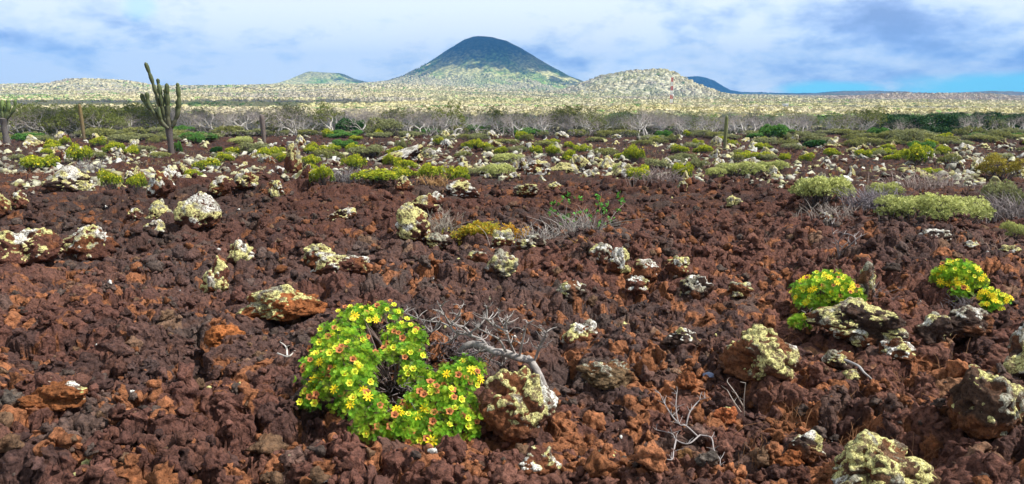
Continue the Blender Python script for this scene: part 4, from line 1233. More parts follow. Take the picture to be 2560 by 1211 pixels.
HTREE = [(830, 345, 262, 'tall bare tree with pale trunk and a yellowing top, left of centre'), (1290, 338, 272, 'bare tree with the whitest forked trunk, in the centre of the tree line'),
         (1095, 338, 258, 'tree with an olive leafy crown standing above the others'), (1365, 340, 275, 'wide bare tree with four pale limbs right of centre'),
         (1620, 338, 268, 'bare tree with one pale upright trunk left of the mast'), (740, 342, 290, 'bare tree with a slim white trunk over dark scrub'),
         (2145, 346, 285, 'bare tree with a pale Y shaped trunk, right of the grey domed tree'), (2165, 338, 270, 'yellowish topped bare tree with white double trunk at right'),
         (1975, 342, 284, 'dense grey domed bare tree right of the column cactus'), (1440, 342, 290, 'short leaning bare tree in front of the row'),
         (2235, 342, 300, 'crooked low pale tree bending to the ground at right'), (2430, 338, 288, 'bare tree with white trunk against dark green trees at far right'),
         (205, 340, 285, 'white limbed bare tree behind the slim pole cactus'), (320, 340, 282, 'bare spreading tree left of the tall cactus'), (250, 334, 270, 'tree with olive crown left of the tall cactus')]
def build_trees():
    bare = [bare_tree(40+i, [0, 0, 0, 0, 0, 0, 0, .2][i]) for i in range(8)]
    oliv = [bare_tree(60+i, .85) for i in range(3)]
    hs = {o.name: o['h_'] for o in bare+oliv}
    for o in bare+oliv: del o['h_']
    lt = [leafy_tree(80, (.02, .06, .015), (.05, .13, .03)), leafy_tree(81, (.018, .055, .016), (.04, .11, .03)), leafy_tree(82, (.07, .15, .03), (.12, .26, .06))]
    rs = np.random.RandomState(9); cnt = 0
    def put(pr, px, y, top, lab, grp, wf=1.0):
        u = float(ue(px, 300)[0]); x = u*y; z = zt(x, y).item()
        e = float(ue(px, top)[1]); H = max(EYE+e*y-z, 1.2); s = H/hs.get(pr.name.split('.')[0] if pr.name not in hs else pr.name, 2.6)
        place(pr, (x, y, z), rs.rand()*6.28, (s*wf, s*wf, s), lab, grp)
    for (px, v, top, lab) in HTREE:
        y = 76; pr = (oliv if 'olive' in lab or 'yellow' in lab else bare)[rs.randint(3)]
        put(pr, px, y+rs.uniform(-2, 3), top, lab, None, 1.0)
    for row, (y0, step) in enumerate(((81, 46), (86, 46), (91, 46), (97, 48), (104, 50))):
        for px in np.arange(-90, 2680, step):
            px = px+rs.uniform(-15, 15); y = y0+rs.uniform(-3, 3)
            top = np.interp(px, [0, 700, 1300, 2000, 2600], [269, 269, 276, 283, 289])+rs.uniform(-8, 10)
            dark = px > 2200 and row < 4
            if dark and rs.rand() < .6:
                s = rs.uniform(.75, 1.05)
                u = float(ue(px, 300)[0]); k = 2 if 2200 < px < 2330 and row == 2 else rs.randint(2)
                w = 'bright green' if k == 2 else 'dark green'
                place(lt[k], (u*y, y, zt(u*y, y).item()), rs.rand()*6.28, (s*1.2, s*1.2, s), f'{w} leafy tree among the dense trees at far right', 'dense leafy trees at far right')
                continue
            ol = rs.rand() < (.6 if px < 380 else .12 if px < 900 else .05)
            pr = (oliv if ol else bare)[rs.randint(3 if ol else 8)]
            put(pr, px, y, top, f'{"olive leaved" if ol else "bare grey"} tree with pale trunks {side(px)} in the tree line', 'trees in the line behind the lava field', rs.uniform(1.05, 1.4))
    cleanup_unused(bare+oliv+lt)
    # undergrowth below them
    b = Buf(); rs = np.random.RandomState(13)
    n = 6500; y = rs.uniform(75, 118, n); u = rs.uniform(-.78, .78, n); x = u*y; z = zt(x, y)
    pxu = u2px(u); r = rs.rand(n, 1); c = np.array((.05, .07, .04))*(1-r)+np.array((.14, .15, .08))*r
    m = sstep(2150, 2300, pxu)[:, None]; c = c*(1-m)+np.array((.03, .075, .02))*m
    g = rs.rand(n, 1) < .5*(1-m); c = np.where(g, np.array([(.22, .19, .18)]), c)
    for k in range(3):
        P = np.stack([x+rs.randn(n)*.3, y+rs.randn(n)*.3, z+rs.uniform(0, .6, n)], 1)
        scatter_tpl(b, *TUFT, P, frames(rs.randn(n, 3)*.6+np.array([0, 0, 1]), rs), rs.uniform(.16, .36, n), c*rs.uniform(.7, 1.3, (n, 1)))
    tag(link('undergrowth', b.mesh('undergrowth', M['leaf'])), kind='stuff')

def build_wood():
    """the pale wood that covers the plain and the hills behind: far more crowns than could be counted"""
    rs = np.random.RandomState(23)
    def tier(b, y0, y1, n, s0, s1, tpl, lift):
        y = np.sqrt(rs.uniform(y0*y0, y1*y1, n)); u = rs.uniform(-.86, .86, n); x = u*y; z = zt(x, y)
        for (nm, hx, D, R, hf) in HILLS[2:3]+HILLS[4:5]+HILLS[7:8]:
            z = np.maximum(z, hf(x, y))
        pxu = u2px(u)
        patch = fbm2(x/110., y/110., 3, 91); r = rs.rand(n, 1)
        c = np.array((.54, .48, .30))*(1-r)+np.array((.64, .57, .38))*r
        yl = sstep(-.1, .35, fbm2(x/70., y/50., 2, 92))[:, None]*(.8 if y0 < 700 else .35)
        c = c*(1-yl)+np.array((.60, .54, .26))*yl
        gr = ((patch > .62) & (rs.rand(n) < .6)) | (rs.rand(n) < .025)
        c = np.where(gr[:, None], np.array([(.22, .34, .10)])*rs.uniform(.7, 1.5, (n, 1)), c)
        k1 = sstep(.05, .7, fbm2(x/160.+50, y/90., 3, 94))[:, None]*.75
        c = c*(1-k1)+np.array((.40, .36, .31))*k1
        k2 = sstep(.05, .6, fbm2(x/220.+10, y/60., 3, 96))[:, None]*.4
        c = c*(1-k2)+np.array((.36, .42, .17))*k2
        pk = (HILLS[7][4](x, y) > zt(x, y)+1.5)[:, None]*.8; c = c*(1-pk)+np.array((.55, .43, .34))*pk
        s = rs.uniform(s0, s1, n)
        P = np.stack([x, y, z+s*lift], 1)
        fr = frames(np.tile([0, 0, 1.], (n, 1))+rs.randn(n, 3)*.12, rs)
        scatter_tpl(b, *tpl, P, fr, s, c)
    def slope_trees(b, n):
        nm, hx, D, R, hf = HILLS[0]
        x = hx+rs.uniform(-560, 520, n); y = D-rs.uniform(0, 620, n); z = hf(x, y); g = zt(x, y)
        lim = 75+55*fbm2(x/90., y/90., 3, 97)+(x-hx)*-.06
        ok = (z > g-1) & (z < lim) & (rs.rand(n) < sstep(1.0, .2, (z+10)/np.maximum(lim+10, 1))*.9+.1); x, y, z = x[ok], y[ok], z[ok]; n = len(x)
        r = rs.rand(n, 1); c = np.array((.50, .46, .28))*(1-r)+np.array((.66, .60, .38))*r
        k = (sstep(-.2, .5, fbm2(x/120.+5, y/120., 3, 98))*sstep(-150, 150, x-hx))[:, None]*.8; c = c*(1-k)+np.array((.36, .48, .15))*k
        scatter_tpl(b, *dome(8, 5, .55), np.stack([x, y, z+1.5], 1), frames(np.tile([0, 0, 1.], (n, 1))+rs.randn(n, 3)*.12, rs), rs.uniform(3.5, 6.5, n), c)
    def dome(k, seed, w):
        V, Fc = [], []; r_ = np.random.RandomState(seed)
        for i in range(k):
            d = r_.randn(3); d[2] = abs(d[2])*.8+.05; d /= np.linalg.norm(d); d *= np.array([1, 1, .38])*r_.uniform(.8, 1.05)
            a = r_.randn(3); a /= np.linalg.norm(a); q = np.cross(a, d); q /= np.linalg.norm(q); a = np.cross(q, d/np.linalg.norm(d))
            V += [d-a*w-q*w*.5, d+a*w*.9-q*w*.6, d+a*w*.7+q*w*.6, d-a*w*.8+q*w*.4]; Fc.append([len(V)-4+j for j in range(4)])
        return np.array(V), np.array(Fc)
    b = Buf(); tier(b, 112, 330, 5200, 1.3, 2.4, dome(44, 1, .26), .75); tier(b, 300, 760, 13000, 1.8, 3.2, dome(20, 2, .36), .5)
    tag(link('wood', b.mesh('wood', M['wood'])), kind='stuff')
    b = Buf(); tier(b, 740, 1500, 21000, 2.2, 3.8, dome(10, 3, .5), .35); tier(b, 1450, 2650, 30000, 3.2, 5.6, dome(8, 4, .55), .3)
    slope_trees(b, 16000)
    tag(link('distant_wood', b.mesh('distant_wood', M['wood'])), kind='stuff')

# ------------------------------------------------------------------ cacti
def cactus_arm(pts, r, joint, seed, n=20, col=(.13, .19, .06), old=None):
    rs = np.random.RandomState(seed); P = smooth_path(pts, 12)
    L = np.concatenate([[0], np.cumsum(np.linalg.norm(np.diff(P, axis=0), axis=1))])
    m = max(8, int(L[-1]/.05)); t = np.linspace(0, L[-1], m); P = np.stack([np.interp(t, L, P[:, k]) for k in range(3)], 1)
    ph = (t/joint) % 1; rr = r*(.66+.42*np.sin(ph*pi)**.6)
    tip = np.clip((t[-1]-t)/(r*1.5), 0, 1); rr = rr*np.sqrt(np.clip(1-(1-tip)**2, .02, 1))
    b = Buf(); tube(b, P, rr, n, col, True, n//2, .10)
    V = np.concatenate(b.v); c = np.concatenate(b.c)
    h = (V[:, 2]-V[:, 2].min())/np.ptp(V[:, 2]); k = sstep(.95, .1, h+.3*rs.rand(len(h)))[:, None]
    oc = np.array(old if old is not None else (.13, .105, .085))
    b.c = [c*(1-k*.6)+oc*k*.6]; b.v = [V]; f = b.f; return b, f
def mesh_arm(name, *a, **k):
    b, f = cactus_arm(*a, **k)
    return b.mesh(name, M['cactus'], True)

def build_cacti():
    def make(name, label, base_px, arms, trunk, joint, grn, dark):
        b0 = at(*base_px); s = mpp(b0)
        o = thing(name, b0, label, 'cactus')
        def P(q):
            dx = (q[0]-base_px[0])*s; dz = (base_px[1]-q[1])*s*1.02; return (dx, q[2] if len(q) > 2 else 0, dz)
        b = Buf(); tube(b, smooth_path([P(q) for q in trunk[0]], 5), [r*s for r in trunk[1]], 14, dark, True, 7, .05, .12)
        part('trunk', b.mesh('trunk', M['bark'], True), o)
        for i, (pts, r) in enumerate(arms):
            part('arm', mesh_arm('arm', [P(q) for q in pts], r*.86*s, joint*s, 50+i, col=np.array(grn)*(.85+.3*((i*37) % 10)/10)), o)
        return o
    make('candelabra_cactus', 'tall many armed candelabra cactus standing alone left of centre', (430, 386),
         [([(428, 322, 0), (414, 292, .0), (404, 245, .05), (396, 210, .05), (387, 176, .0)], 4.6),
          ([(426, 322, .1), (406, 305, .15), (390, 284, .2), (380, 275, .2), (371, 262, .2), (367, 246, .2)], 5.0),
          ([(426, 324, -.1), (412, 310, -.15), (398, 286, -.2), (389, 268, -.2), (387, 243, -.2)], 5.4),
          ([(420, 300, .15), (413, 275, .2), (410, 240, .2), (409, 212, .2)], 4.2),
          ([(430, 324, -.1), (425, 300, -.2), (421, 262, -.2), (417, 224, -.2)], 5.2),
          ([(431, 322, .1), (427, 290, .1), (426, 262, .1), (425, 236, .1)], 4.6),
          ([(432, 324, -.15), (432, 300, -.2), (435, 262, -.2), (436, 223, -.2)], 5.2),
          ([(433, 326, 0), (446, 306, 0), (455, 285, 0), (458, 258, 0), (458, 222, 0)], 5.2),
          ([(436, 322, .2), (444, 300, .25), (448, 280, .25), (449, 261, .25)], 4.0),
          ([(432, 326, -.3), (420, 312, -.3), (416, 296, -.35), (414, 276, -.3)], 4.6)],
         ([(430, 392), (429, 360), (428, 335), (429, 318)], [8, 6.5, 7.5, 9]), 26, (.085, .105, .042), (.11, .09, .085))
    make('candelabra_cactus', 'shorter branching cactus cut by the left edge', (18, 362),
         [([(17, 305), (10, 290), (4, 275), (2, 254)], 5), ([(18, 305), (18, 285), (20, 258)], 5.4), ([(20, 305), (28, 290), (33, 276), (34, 258)], 5),
          ([(20, 306), (36, 292), (46, 278), (52, 258)], 3.4), ([(16, 306), (2, 296), (-8, 282), (-12, 262)], 5), ([(18, 306), (12, 290), (12, 270), (11, 262)], 4.6), ([(19, 305), (25, 292), (26, 270)], 4.6)],
         ([(19, 366), (17, 340), (16, 318), (18, 302)], [8.5, 6.5, 6.5, 9]), 22, (.14, .20, .06), (.13, .115, .11))
    def column(base, top, r, label, grn, joint=30):
        b0 = at(*base); s = mpp(b0); o = thing('column_cactus', b0, label, 'cactus')
        h = (base[1]-top[1])*s; dx = (top[0]-base[0])*s
        part('stem', mesh_arm('stem', [(0, 0, -.1), (dx*.2, 0, h*.4), (dx, 0, h)], r*s, joint*s, 7, col=grn, old=(.15, .12, .1)), o)
    column((1811, 380), (1812, 294), 3.6, 'single upright column cactus, thin and unbranched, right of the mast', (.17, .19, .07), 100)
    column((211, 354), (209, 266), 3.6, 'slim brown pole cactus left of the tall candelabra cactus', (.19, .14, .06), 100)
    column((661, 364), (659, 291), 5.2, 'thick grey dead column cactus left of centre', (.15, .12, .11), 200)
    column((1691, 352), (1690, 330), 2.4, 'short dark column cactus stub before the trees', (.10, .08, .07), 60)
    # bent pale stump
    b0 = at(1136, 349); s = mpp(b0); b = Buf()
    tube(b, smooth_path([(0, 0, -.1), (0, 0, 12*s), (4*s, 0, 21*s), (12*s, 0, 25*s), (20*s, 0, 22*s)], 5), [4*s, 3*s, 2.4*s, 1.4*s], 8, (.55, .52, .47))
    tag(link('dead_tree', b.mesh('dead_tree', M['bark'], True), loc=b0), 'bent pale dead trunk hooked to the right before the trees', 'dead tree')

# ------------------------------------------------------------------ dead wood, twigs, grass
def pxpath(pts): return [at(p[0], p[1], p[2]) for p in pts]
def ptube(b, o0, pts, radii, col, n=6, k=5, jit=0):
    pts = [(q[0], q[1], q[2]+.04) for q in pts]
    P = np.array([list(p) for p in pxpath(pts)])-np.array(o0); 
    if len(P) > 2: P = smooth_path(P, k)
    tube(b, P, radii, n, col, True, jitter=jit)
def build_dead_wood():
    W = (.35, .32, .305); o0 = at(1360, 965)
    o = thing('dead_branch', o0, 'large bleached dead branch with many fine twigs, beside the big flowering shrub', 'branch')
    b = Buf()
    ptube(b, o0, [(1362, 968, .02), (1345, 932, .1), (1328, 905, .15), (1318, 897, .17)], [.019, .022, .024], W, 10, 6, .12)
    ptube(b, o0, [(1320, 900, .16), (1290, 893, .2), (1262, 882, .22), (1238, 880, .24), (1212, 868, .24)], [.022, .022, .021, .018], W, 10, 6, .12)
    ptube(b, o0, [(1215, 870, .24), (1190, 862, .22), (1165, 866, .2), (1148, 884, .14), (1140, 905, .08)], [.024, .022, .018, .01], np.array(W)*.92, 9, 6, .12)
    part('limb', b.mesh('limb', M['bark'], True), o)
    rs = np.random.RandomState(17)
    main = [[(1225, 874, .24), (1205, 850, .27), (1170, 838, .28), (1140, 832, .27), (1125, 818, .28), (1100, 806, .28), (1075, 804, .28), (1045, 797, .27), (1010, 782, .26)],
            [(1180, 840, .28), (1160, 818, .32), (1128, 812, .3), (1112, 790, .38), (1100, 768, .44)],
            [(1128, 812, .3), (1145, 790, .38), (1152, 772, .44)], [(1170, 838, .28), (1198, 815, .36), (1215, 795, .4)],
            [(1290, 890, .2), (1276, 860, .3), (1268, 835, .38), (1265, 808, .46), (1270, 795, .5)], [(1268, 835, .38), (1258, 815, .44), (1245, 790, .5)],
            [(1268, 830, .4), (1240, 815, .44), (1220, 800, .48), (1217, 772, .54)], [(1298, 893, .2), (1305, 860, .3), (1312, 830, .38), (1318, 810, .44)],
            [(1335, 905, .15), (1345, 875, .24), (1356, 850, .32), (1365, 832, .38), (1352, 822, .4)], [(1340, 895, .17), (1350, 870, .26), (1366, 842, .34)],
            [(1240, 880, .24), (1225, 900, .16), (1222, 920, .1)], [(1235, 868, .26), (1200, 880, .22), (1168, 892, .16)], [(1150, 833, .27), (1130, 850, .2), (1105, 862, .15)],
            [(1100, 806, .28), (1080, 830, .2), (1062, 815, .24)], [(1265, 880, .24), (1248, 850, .32), (1222, 835, .36), (1196, 822, .38)], [(1250, 878, .24), (1262, 900, .16), (1255, 915, .12)]]
    b = Buf(); ends = []
    for pts in main:
        ptube(b, o0, pts, [.0075, .0055, .003], np.array(W)*rs.uniform(.75, 1.1), 5)
        for k in range(1, len(pts)): ends.append(pts[k])
    for e in ends:
        for j in range(5):
            a = rs.uniform(-1, 1); l = rs.uniform(12, 42)
            q = (e[0]+sin(a)*l+rs.uniform(-8, 4), e[1]-cos(a)*l*.6, e[2]+rs.uniform(.0, .08)); m_ = ((e[0]+q[0])/2+rs.uniform(-6, 6), (e[1]+q[1])/2+rs.uniform(-5, 5), (e[2]+q[2])/2)
            ptube(b, o0, [e, m_, q], [.0032, .0015], np.array(W)*rs.uniform(.5, 1.1), 3, 3)
    part('twigs', b.mesh('twigs', M['twig']), o)
    # grey dead thicket inside the hollow of the big shrub
    o0 = at(1080, 900); b = Buf()
    for i in range(420):
        q = [(1085, 860, 60, 60), (1010, 960, 40, 45), (985, 830, 38, 22), (1180, 880, 50, 30)][rs.choice(4, p=[.42, .22, .14, .22])]
        x, y = q[0]+rs.randn()*q[2]*.5, q[1]+rs.randn()*q[3]*.5; l = rs.uniform(14, 40); a = rs.uniform(0, 6.28); h = rs.uniform(.0, .16)
        ptube(b, o0, [(x, y, h), (x+cos(a)*l*.5+rs.uniform(-8, 8), y+sin(a)*l*.4, h+rs.uniform(0, .06)), (x+cos(a)*l, y+sin(a)*l*.8, h+rs.uniform(0, .08))], [.0035, .0018], np.array((.17, .14, .145))*rs.uniform(.4, 1.6), 3, 2)
    tag(link('dead_twigs', b.mesh('dead_twigs', M['twig']), loc=o0), 'tangle of dark grey dead twigs behind and inside the big flowering shrub', 'twigs', kind='stuff')
    def twig(label, base, mains, col, r=.006, side_n=3, spread=22, name='dead_twig'):
        o0 = at(base[0], base[1]); b = Buf()
        for pts in mains:
            ptube(b, o0, pts, [r, r*.75, r*.4], np.array(col)*rs.uniform(.85, 1.1), 5)
            for e in pts[1:]:
                for j in range(side_n):
                    a = rs.uniform(-1.3, 1.3); l = rs.uniform(.5, 1.2)*spread
                    ptube(b, o0, [e, (e[0]+sin(a)*l*.5+rs.uniform(-3, 3), e[1]-cos(a)*l*.4, e[2]+.01), (e[0]+sin(a)*l, e[1]-cos(a)*l*.7, e[2]+.02)], [r*.5, r*.22], np.array(col)*rs.uniform(.7, 1.1), 3, 2)
        return tag(link(name, b.mesh(name, M['twig']), loc=o0), label, 'dead twig')
    G = (.30, .27, .27)
    twig('white branching twig lying on orange stones, lower right of centre', (1745, 1090),
         [[(1745, 1092, .03), (1715, 1065, .08), (1698, 1060, .1), (1690, 1020, .16), (1692, 985, .2)], [(1698, 1060, .1), (1680, 1040, .12), (1662, 1010, .16), (1650, 985, .2)], [(1715, 1065, .08), (1725, 1030, .14), (1750, 1000, .18), (1762, 996, .2)],
          [(1750, 1088, .05), (1720, 1110, .04), (1690, 1100, .04), (1680, 1085, .05), (1640, 1075, .04)], [(1690, 1100, .04), (1684, 1130, .03), (1678, 1150, .03), (1640, 1140, .03)], [(1750, 1088, .04), (1778, 1095, .04), (1785, 1125, .03), (1800, 1150, .02), (1798, 1170, .02)]], G, .0042, 3, 26)
    twig('small forked dry twig in front of the bright yellow capped boulder', (1862, 1040), [[(1860, 1040, .0), (1860, 1000, .12), (1864, 958, .22)], [(1860, 1020, .06), (1840, 985, .16), (1818, 955, .22)], [(1852, 1030, .03), (1835, 1005, .1), (1818, 975, .16)]], (.42, .37, .33), .004, 1, 20)
    twig('dead stick leaning on the dark grey green rock at right', (2190, 965), [[(2112, 900, .12), (2145, 915, .14), (2160, 932, .13), (2178, 948, .08), (2190, 968, .03)]], (.40, .38, .38), .009, 0)
    twig('bleached curved stick on a stone left of the big flowering shrub', (720, 890), [[(694, 884, .1), (720, 892, .12), (738, 880, .12), (756, 886, .1)], [(718, 890, .12), (715, 868, .15), (700, 855, .16)]], (.55, .52, .48), .006, 1, 10)
    twig('curly pale dry plant standing alone on dark lava at right', (2098, 650), [[(2098, 650, 0), (2096, 610, .2), (2110, 586, .34), (2135, 592, .38), (2138, 612, .3)], [(2098, 648, 0), (2105, 620, .14), (2122, 604, .2)], [(2098, 648, 0), (2090, 610, .16), (2082, 585, .3), (2080, 560, .42)], [(2100, 640, .02), (2118, 618, .12), (2140, 600, .2), (2150, 592, .25)]], G, .006, 2, 20)
    twig('thin upright dry stem between the small shrubs at right', (2292, 785), [[(2292, 785, 0), (2294, 760, .1), (2296, 750, .16)], [(2294, 765, .08), (2303, 754, .13)]], (.5, .47, .44), .005, 1, 8)
    twig('forked dry stem under the round flowering shrub at right', (2022, 830), [[(2022, 830, .0), (2022, 800, .1), (2026, 775, .18)], [(2022, 800, .1), (2012, 780, .16)]], (.42, .38, .36), .005, 1, 10)
    # dry twiggy plants as countable tufts
    def tuft(label, cx, cy, w, h, col, n, name='dry_plant', cat='dry plant', r=.0035, arch=.5):
        o0 = at(cx, cy); b = Buf(); s = mpp(o0); hh = h*s
        for i in range(n):
            x0 = rs.randn()*w*.28*s; y0 = rs.randn()*w*.2*s; a = rs.randn(2)*arch*hh; t = rs.uniform(.4, 1.1)
            p0 = np.array([x0, y0, -.02]); p2 = np.array([x0+a[0], y0+a[1], hh*t]); p1 = (p0+p2)/2+np.array([-a[0]*.15, -a[1]*.15, hh*.15])
            tube(b, smooth_path([p0, p1, p2], 3), [r, r*.8, r*.35], 3, np.array(col)*rs.uniform(.5, 1.4), False)
        z = zt(o0.x, o0.y+.05).item()
        return tag(link(name, b.mesh(name, M['twig']), loc=(o0.x, o0.y, z)), label, cat)
    tuft('grey dry twiggy plant left of the orange ground plant', 1105, 590, 70, 60, (.36, .32, .27), 90)
    tuft('tangle of grey dry stems right of the orange ground plant', 1350, 615, 130, 50, (.36, .33, .31), 130)
    tuft('taller dry grey stems with a few green leaves, right of the tangle', 1450, 600, 110, 75, (.34, .31, .29), 120)
    tuft('thin reddish dry stems standing behind the grey tangle', 1475, 560, 60, 70, (.30, .15, .09), 26)
    tuft('clump of orange dry grass in the middle of the slope', 1490, 632, 90, 36, (.46, .25, .08), 200, 'grass_clump', 'grass')
    tuft('clump of dry orange grass in front of the yellow thicket', 1080, 474, 60, 34, (.40, .24, .11), 110, 'grass_clump', 'grass', .006)
    tuft('patch of reddish grass at far left below the broad yellow shrub', 60, 452, 120, 24, (.32, .15, .08), 150, 'grass_clump', 'grass', .006)
    tuft('grey dead bush between the two large pale green bushes', 2190, 545, 130, 70, (.17, .15, .17), 260, 'dead_bush', 'bush', .006)
    tuft('grey dead bush in front of the left pale green bush', 2090, 560, 130, 46, (.26, .22, .20), 200, 'dead_bush', 'bush', .005)
    tuft('dead bush with grey arching twigs behind the large mats', 2320, 480, 170, 48, (.30, .24, .22), 220, 'dead_bush', 'bush', .007)
    tuft('grey dead bush at the right edge below the golden bush', 2530, 560, 110, 70, (.22, .19, .19), 200, 'dead_bush', 'bush', .006)
    tuft('grey dead twigs under the brightest yellow shrub right of the tooth slab', 862, 464, 70, 40, (.22, .20, .21), 120, 'dead_bush', 'bush', .006)
    tuft('grey dead brush behind the pair of yellow shrubs at left', 226, 440, 60, 40, (.22, .20, .22), 110, 'dead_bush', 'bush', .007)
    tuft('dark dead twigs at the right side of the round flowering shrub', 2165, 775, 60, 60, (.20, .18, .19), 130, 'dead_bush', 'bush', .0035)
    tuft('dark dead twigs under the smallest yellow flowering shrub', 2420, 785, 90, 46, (.15, .13, .14), 130, 'dead_bush', 'bush', .0035)
    tuft('grey brown dead bush in the middle of the lip', 1650, 468, 110, 44, (.24, .19, .18), 200, 'dead_bush', 'bush', .006)
    tuft('ash coloured dead bush left of the central grey green bush', 1320, 425, 70, 34, (.33, .31, .29), 110, 'dead_bush', 'bush', .007)
    # fine dry grass on the right and tan grass far off: uncountable
    b = Buf()
    for i in range(1500):
        if i < 1000: px, py, h, r, c = rs.uniform(1750, 2560), rs.uniform(780, 1200), rs.uniform(.03, .11), .0016, (.24, .12, .06)
        else: px, py, h, r, c = rs.uniform(1900, 2560), rs.uniform(590, 780), rs.uniform(.05, .14), .0025, (.26, .18, .14)
        if vn2(np.array([px/90.]), np.array([py/60.]), 55)[0] < -.1: continue
        p = at(px, py); a = rs.randn(2)*h*.7
        P = [np.array(p)+np.array([0, 0, -.0]), np.array(p)+np.array([a[0]*.4, a[1]*.4, h*.7]), np.array(p)+np.array([a[0], a[1], h])]
        tube(b, P, [r, r*.4], 3, np.array(c)*rs.uniform(.5, 1.6), False)
    n = 15000; v = rs.uniform(348, 430, n); px = rs.uniform(-40, 2600, n)
    m = (vn2(px/230., v/16., 57) > .0) | ((px > 2080) & (px < 2420) & (v < 385) & (v > 364)); v, px = v[m], px[m]
    for x_, v_ in zip(px, v):
        p = at(x_, v_); h = rs.uniform(.10, .28); a = rs.randn(2)*.08
        w = .012
        b.add([np.array(p)+np.array([-w, 0, 0]), np.array(p)+np.array([w, 0, 0]), np.array(p)+np.array([a[0], a[1], h])], [(0, 1, 2)], np.array((.30, .19, .14) if rs.rand() < .6 else (.30, .28, .13))*rs.uniform(.7, 1.3))
    tag(link('dry_grass', b.mesh('dry_grass', M['twig'])), kind='stuff')
    # orange and yellow ground plants
    for (cx, cy, w, h, lab, c) in ((1192, 605, 120, 40, 'low orange and yellow green creeping plant in the middle of the slope', ((.30, .36, .04), (.62, .36, .03))), (1288, 598, 54, 16, 'small bright orange creeping plant right of the larger one', ((.62, .30, .03), (.60, .42, .04)))):
        p = at(cx, cy); s = mpp(p); P = []; rs2 = np.random.RandomState(int(cx))
        n = int(w*9); x = rs2.randn(n)*w*.24*s; y = rs2.uniform(-.1, .5, n)*w*.8*s; z = zt(p.x+x, p.y+y)-p.z+detail(p.x+x, p.y+y)[0]*.5+rs2.uniform(.03, .12, n)
        r_ = rs2.rand(n, 1); b = Buf()
        scatter_tpl(b, *TUFT, np.stack([x, y, z], 1), frames(rs2.randn(n, 3)*.4+np.array([0, 0, 1]), rs2), .03*rs2.uniform(.6, 1.2, n), (np.array(c[0])*(1-r_)+np.array(c[1])*r_)*rs2.uniform(.7, 1.2, (n, 1)))
        tag(link('creeping_plant', b.mesh('creeping_plant', M['leaf']), loc=p), lab, 'plant')
    # green sprouts among the dry stems
    p = at(1440, 590); b = Buf(); n = 60
    P = np.stack([rs.uniform(-.3, .5, n), rs.uniform(-.3, .4, n), rs.uniform(.1, .5, n)], 1)
    scatter_tpl(b, *TUFT, P, frames(rs.randn(n, 3), rs), rs.uniform(.03, .06, n), np.array([(.10, .34, .04)])*rs.uniform(.7, 1.2, (n, 1)))
    tag(link('green_sprout', b.mesh('green_sprout', M['leaf']), loc=p), 'fresh green leaves on stems among the grey tangle', 'plant', kind='stuff')
    # chip of blue grey stone
    p = at(1772, 982); Pp, Fc, _ = rock_shape(.075, .05, .03, 3, 5, angular=1.4, rough=.2); b = Buf(); b.add(Pp, Fc, (.17, .21, .33))
    tag(link('stone_chip', b.mesh('stone_chip', M['paint']), loc=p+Vector((0, .03, .09))), 'small flat blue grey chip left of the bright yellow capped boulder', 'stone chip')

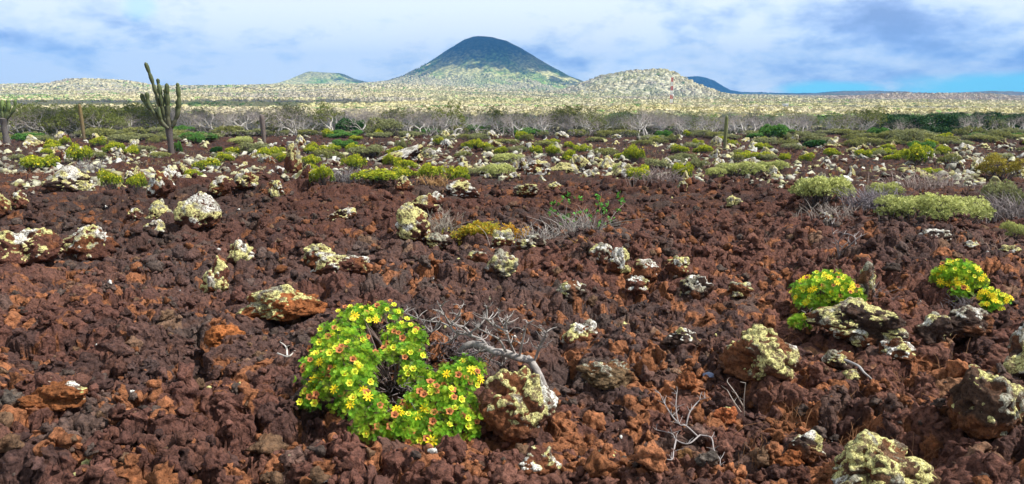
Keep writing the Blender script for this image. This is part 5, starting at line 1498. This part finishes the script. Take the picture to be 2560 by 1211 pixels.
# ------------------------------------------------------------------ mast and huts
def build_structures():
    u = float(ue(1678, 260)[0]); y = 620.; x = u*y; z = zt(x, y).item(); top = ray(1679, 194, y).z; H = top-z
    o = thing('radio_mast', (x, y, z), 'slender red and white lattice radio mast before the pale hill', 'mast')
    n = 7; w = 1.7
    for k in range(n):
        z0, z1 = H*k/n, H*(k+1)/n; c = (.62, .08, .05) if k % 2 == 0 else (.85, .85, .85)
        ww = w*(1-.35*k/n); b = Buf()
        C = [(-ww/2, -ww/2), (ww/2, -ww/2), (ww/2, ww/2), (-ww/2, ww/2)]
        for cx, cy in C: tube(b, [(cx, cy, z0), (cx, cy, z1)], [.17, .17], 5, c)
        m = 4
        for j in range(m):
            a0, a1 = z0+(z1-z0)*j/m, z0+(z1-z0)*(j+1)/m
            for q in range(4):
                p, r = C[q], C[(q+1) % 4]; tube(b, [(p[0], p[1], a0), (r[0], r[1], a1)], [.10, .10], 4, c); tube(b, [(p[0], p[1], a0), (r[0], r[1], a0)], [.05, .05], 4, c)
        part('mast_section', b.mesh('mast_section', M['paint']), o)
    for hz, rr in ((.40, 1.0), (.06, .9)):
        b = Buf(); V, Fc = ico(2); b.add(V*np.array([rr, .3, rr])+np.array([.9, -.6, H*hz]), Fc, (.85, .85, .85)); tube(b, [(.2, -.3, H*hz), (.9, -.6, H*hz)], [.08, .08], 5, (.5, .5, .5)); part('dish', b.mesh('dish', M['paint'], True), o)
    def box(b, x0, x1, y0, y1, z0, z1, c):
        b.add([(x0, y0, z0), (x1, y0, z0), (x1, y1, z0), (x0, y1, z0), (x0, y0, z1), (x1, y0, z1), (x1, y1, z1), (x0, y1, z1)], [(0, 3, 2, 1), (4, 5, 6, 7), (0, 1, 5, 4), (1, 2, 6, 5), (2, 3, 7, 6), (3, 0, 4, 7)], c)
    def hut(px, v, y, wpx, hpx, wall, roof, lab, flat=False):
        p = ray(px, v, y); W = wpx*y/F; Hh = max(hpx*y/F, 1.2); g = zt(p.x, p.y).item(); base = g
        o = thing('hut', (p.x, p.y, base), lab, 'hut'); h = p.z-base; b = Buf()
        box(b, -W/2, W/2, 0, W*.8, 0, h-Hh*.35, wall); part('wall', b.mesh('wall', M['paint']), o)
        b = Buf(); e = .12*W
        if flat: box(b, -W/2-e*.4, W/2+e*.4, -e*.4, W*.8+e*.4, h-Hh*.35+.003, h, roof)
        else:
            z0 = h-Hh*.35+.003; V = [(-W/2-e, -e, z0), (W/2+e, -e, z0), (W/2+e, W*.8+e, z0), (-W/2-e, W*.8+e, z0), (-W/2-e, W*.4, h), (W/2+e, W*.4, h)]
            b.add(V, [(0, 1, 5, 4), (2, 3, 4, 5), (0, 3, 2, 1)], roof); b.add([V[0], V[4], V[3], V[1], V[2], V[5]], [(0, 1, 2), (3, 4, 5)], roof)
        part('roof', b.mesh('roof', M['paint']), o)
        b = Buf(); box(b, -W*.12, W*.02, -.02, .0, 0, min(2., h*.6), (.2, .2, .22)); part('door', b.mesh('door', M['paint']), o)
        b = Buf(); box(b, W*.18, W*.36, -.02, .0, h*.4, h*.62, (.08, .1, .12)); part('window', b.mesh('window', M['paint']), o)
    hut(1964, 260, 560, 12, 5, (.8, .8, .8), (.85, .85, .85), 'small white flat roofed hut on the pale wooded plain at right', True)
    hut(1692, 297, 125, 12, 5, (.45, .5, .55), (.20, .42, .60), 'hut with a light blue roof peeking over the bare trees')
    hut(2240, 306, 124, 14, 8, (.75, .73, .62), (.78, .80, .74), 'cream hut half hidden by the green trees at right')
    hut(2258, 310, 120, 10, 7, (.8, .8, .8), (.8, .82, .84), 'white hut with pale roof right of the cream one')
    p = ray(1971, 256, 560); g = zt(p.x, p.y).item(); b = Buf(); tube(b, [(0, 0, 0), (0, 0, p.z-g)], [.18, .14], 6, (.75, .74, .7))
    tag(link('pole', b.mesh('pole', M['paint']), loc=(p.x, p.y, g)), 'thin white pole beside the white flat roofed hut', 'pole')
build_ground(); build_plain(); build_hills(); build_world(); build_clouds(); build_haze(); build_camera()
build_hero_rocks(); build_field_rocks(); build_rubble()
build_hero_plants(); build_shrubs(); build_trees(); build_wood(); build_cacti(); build_dead_wood(); build_structures()
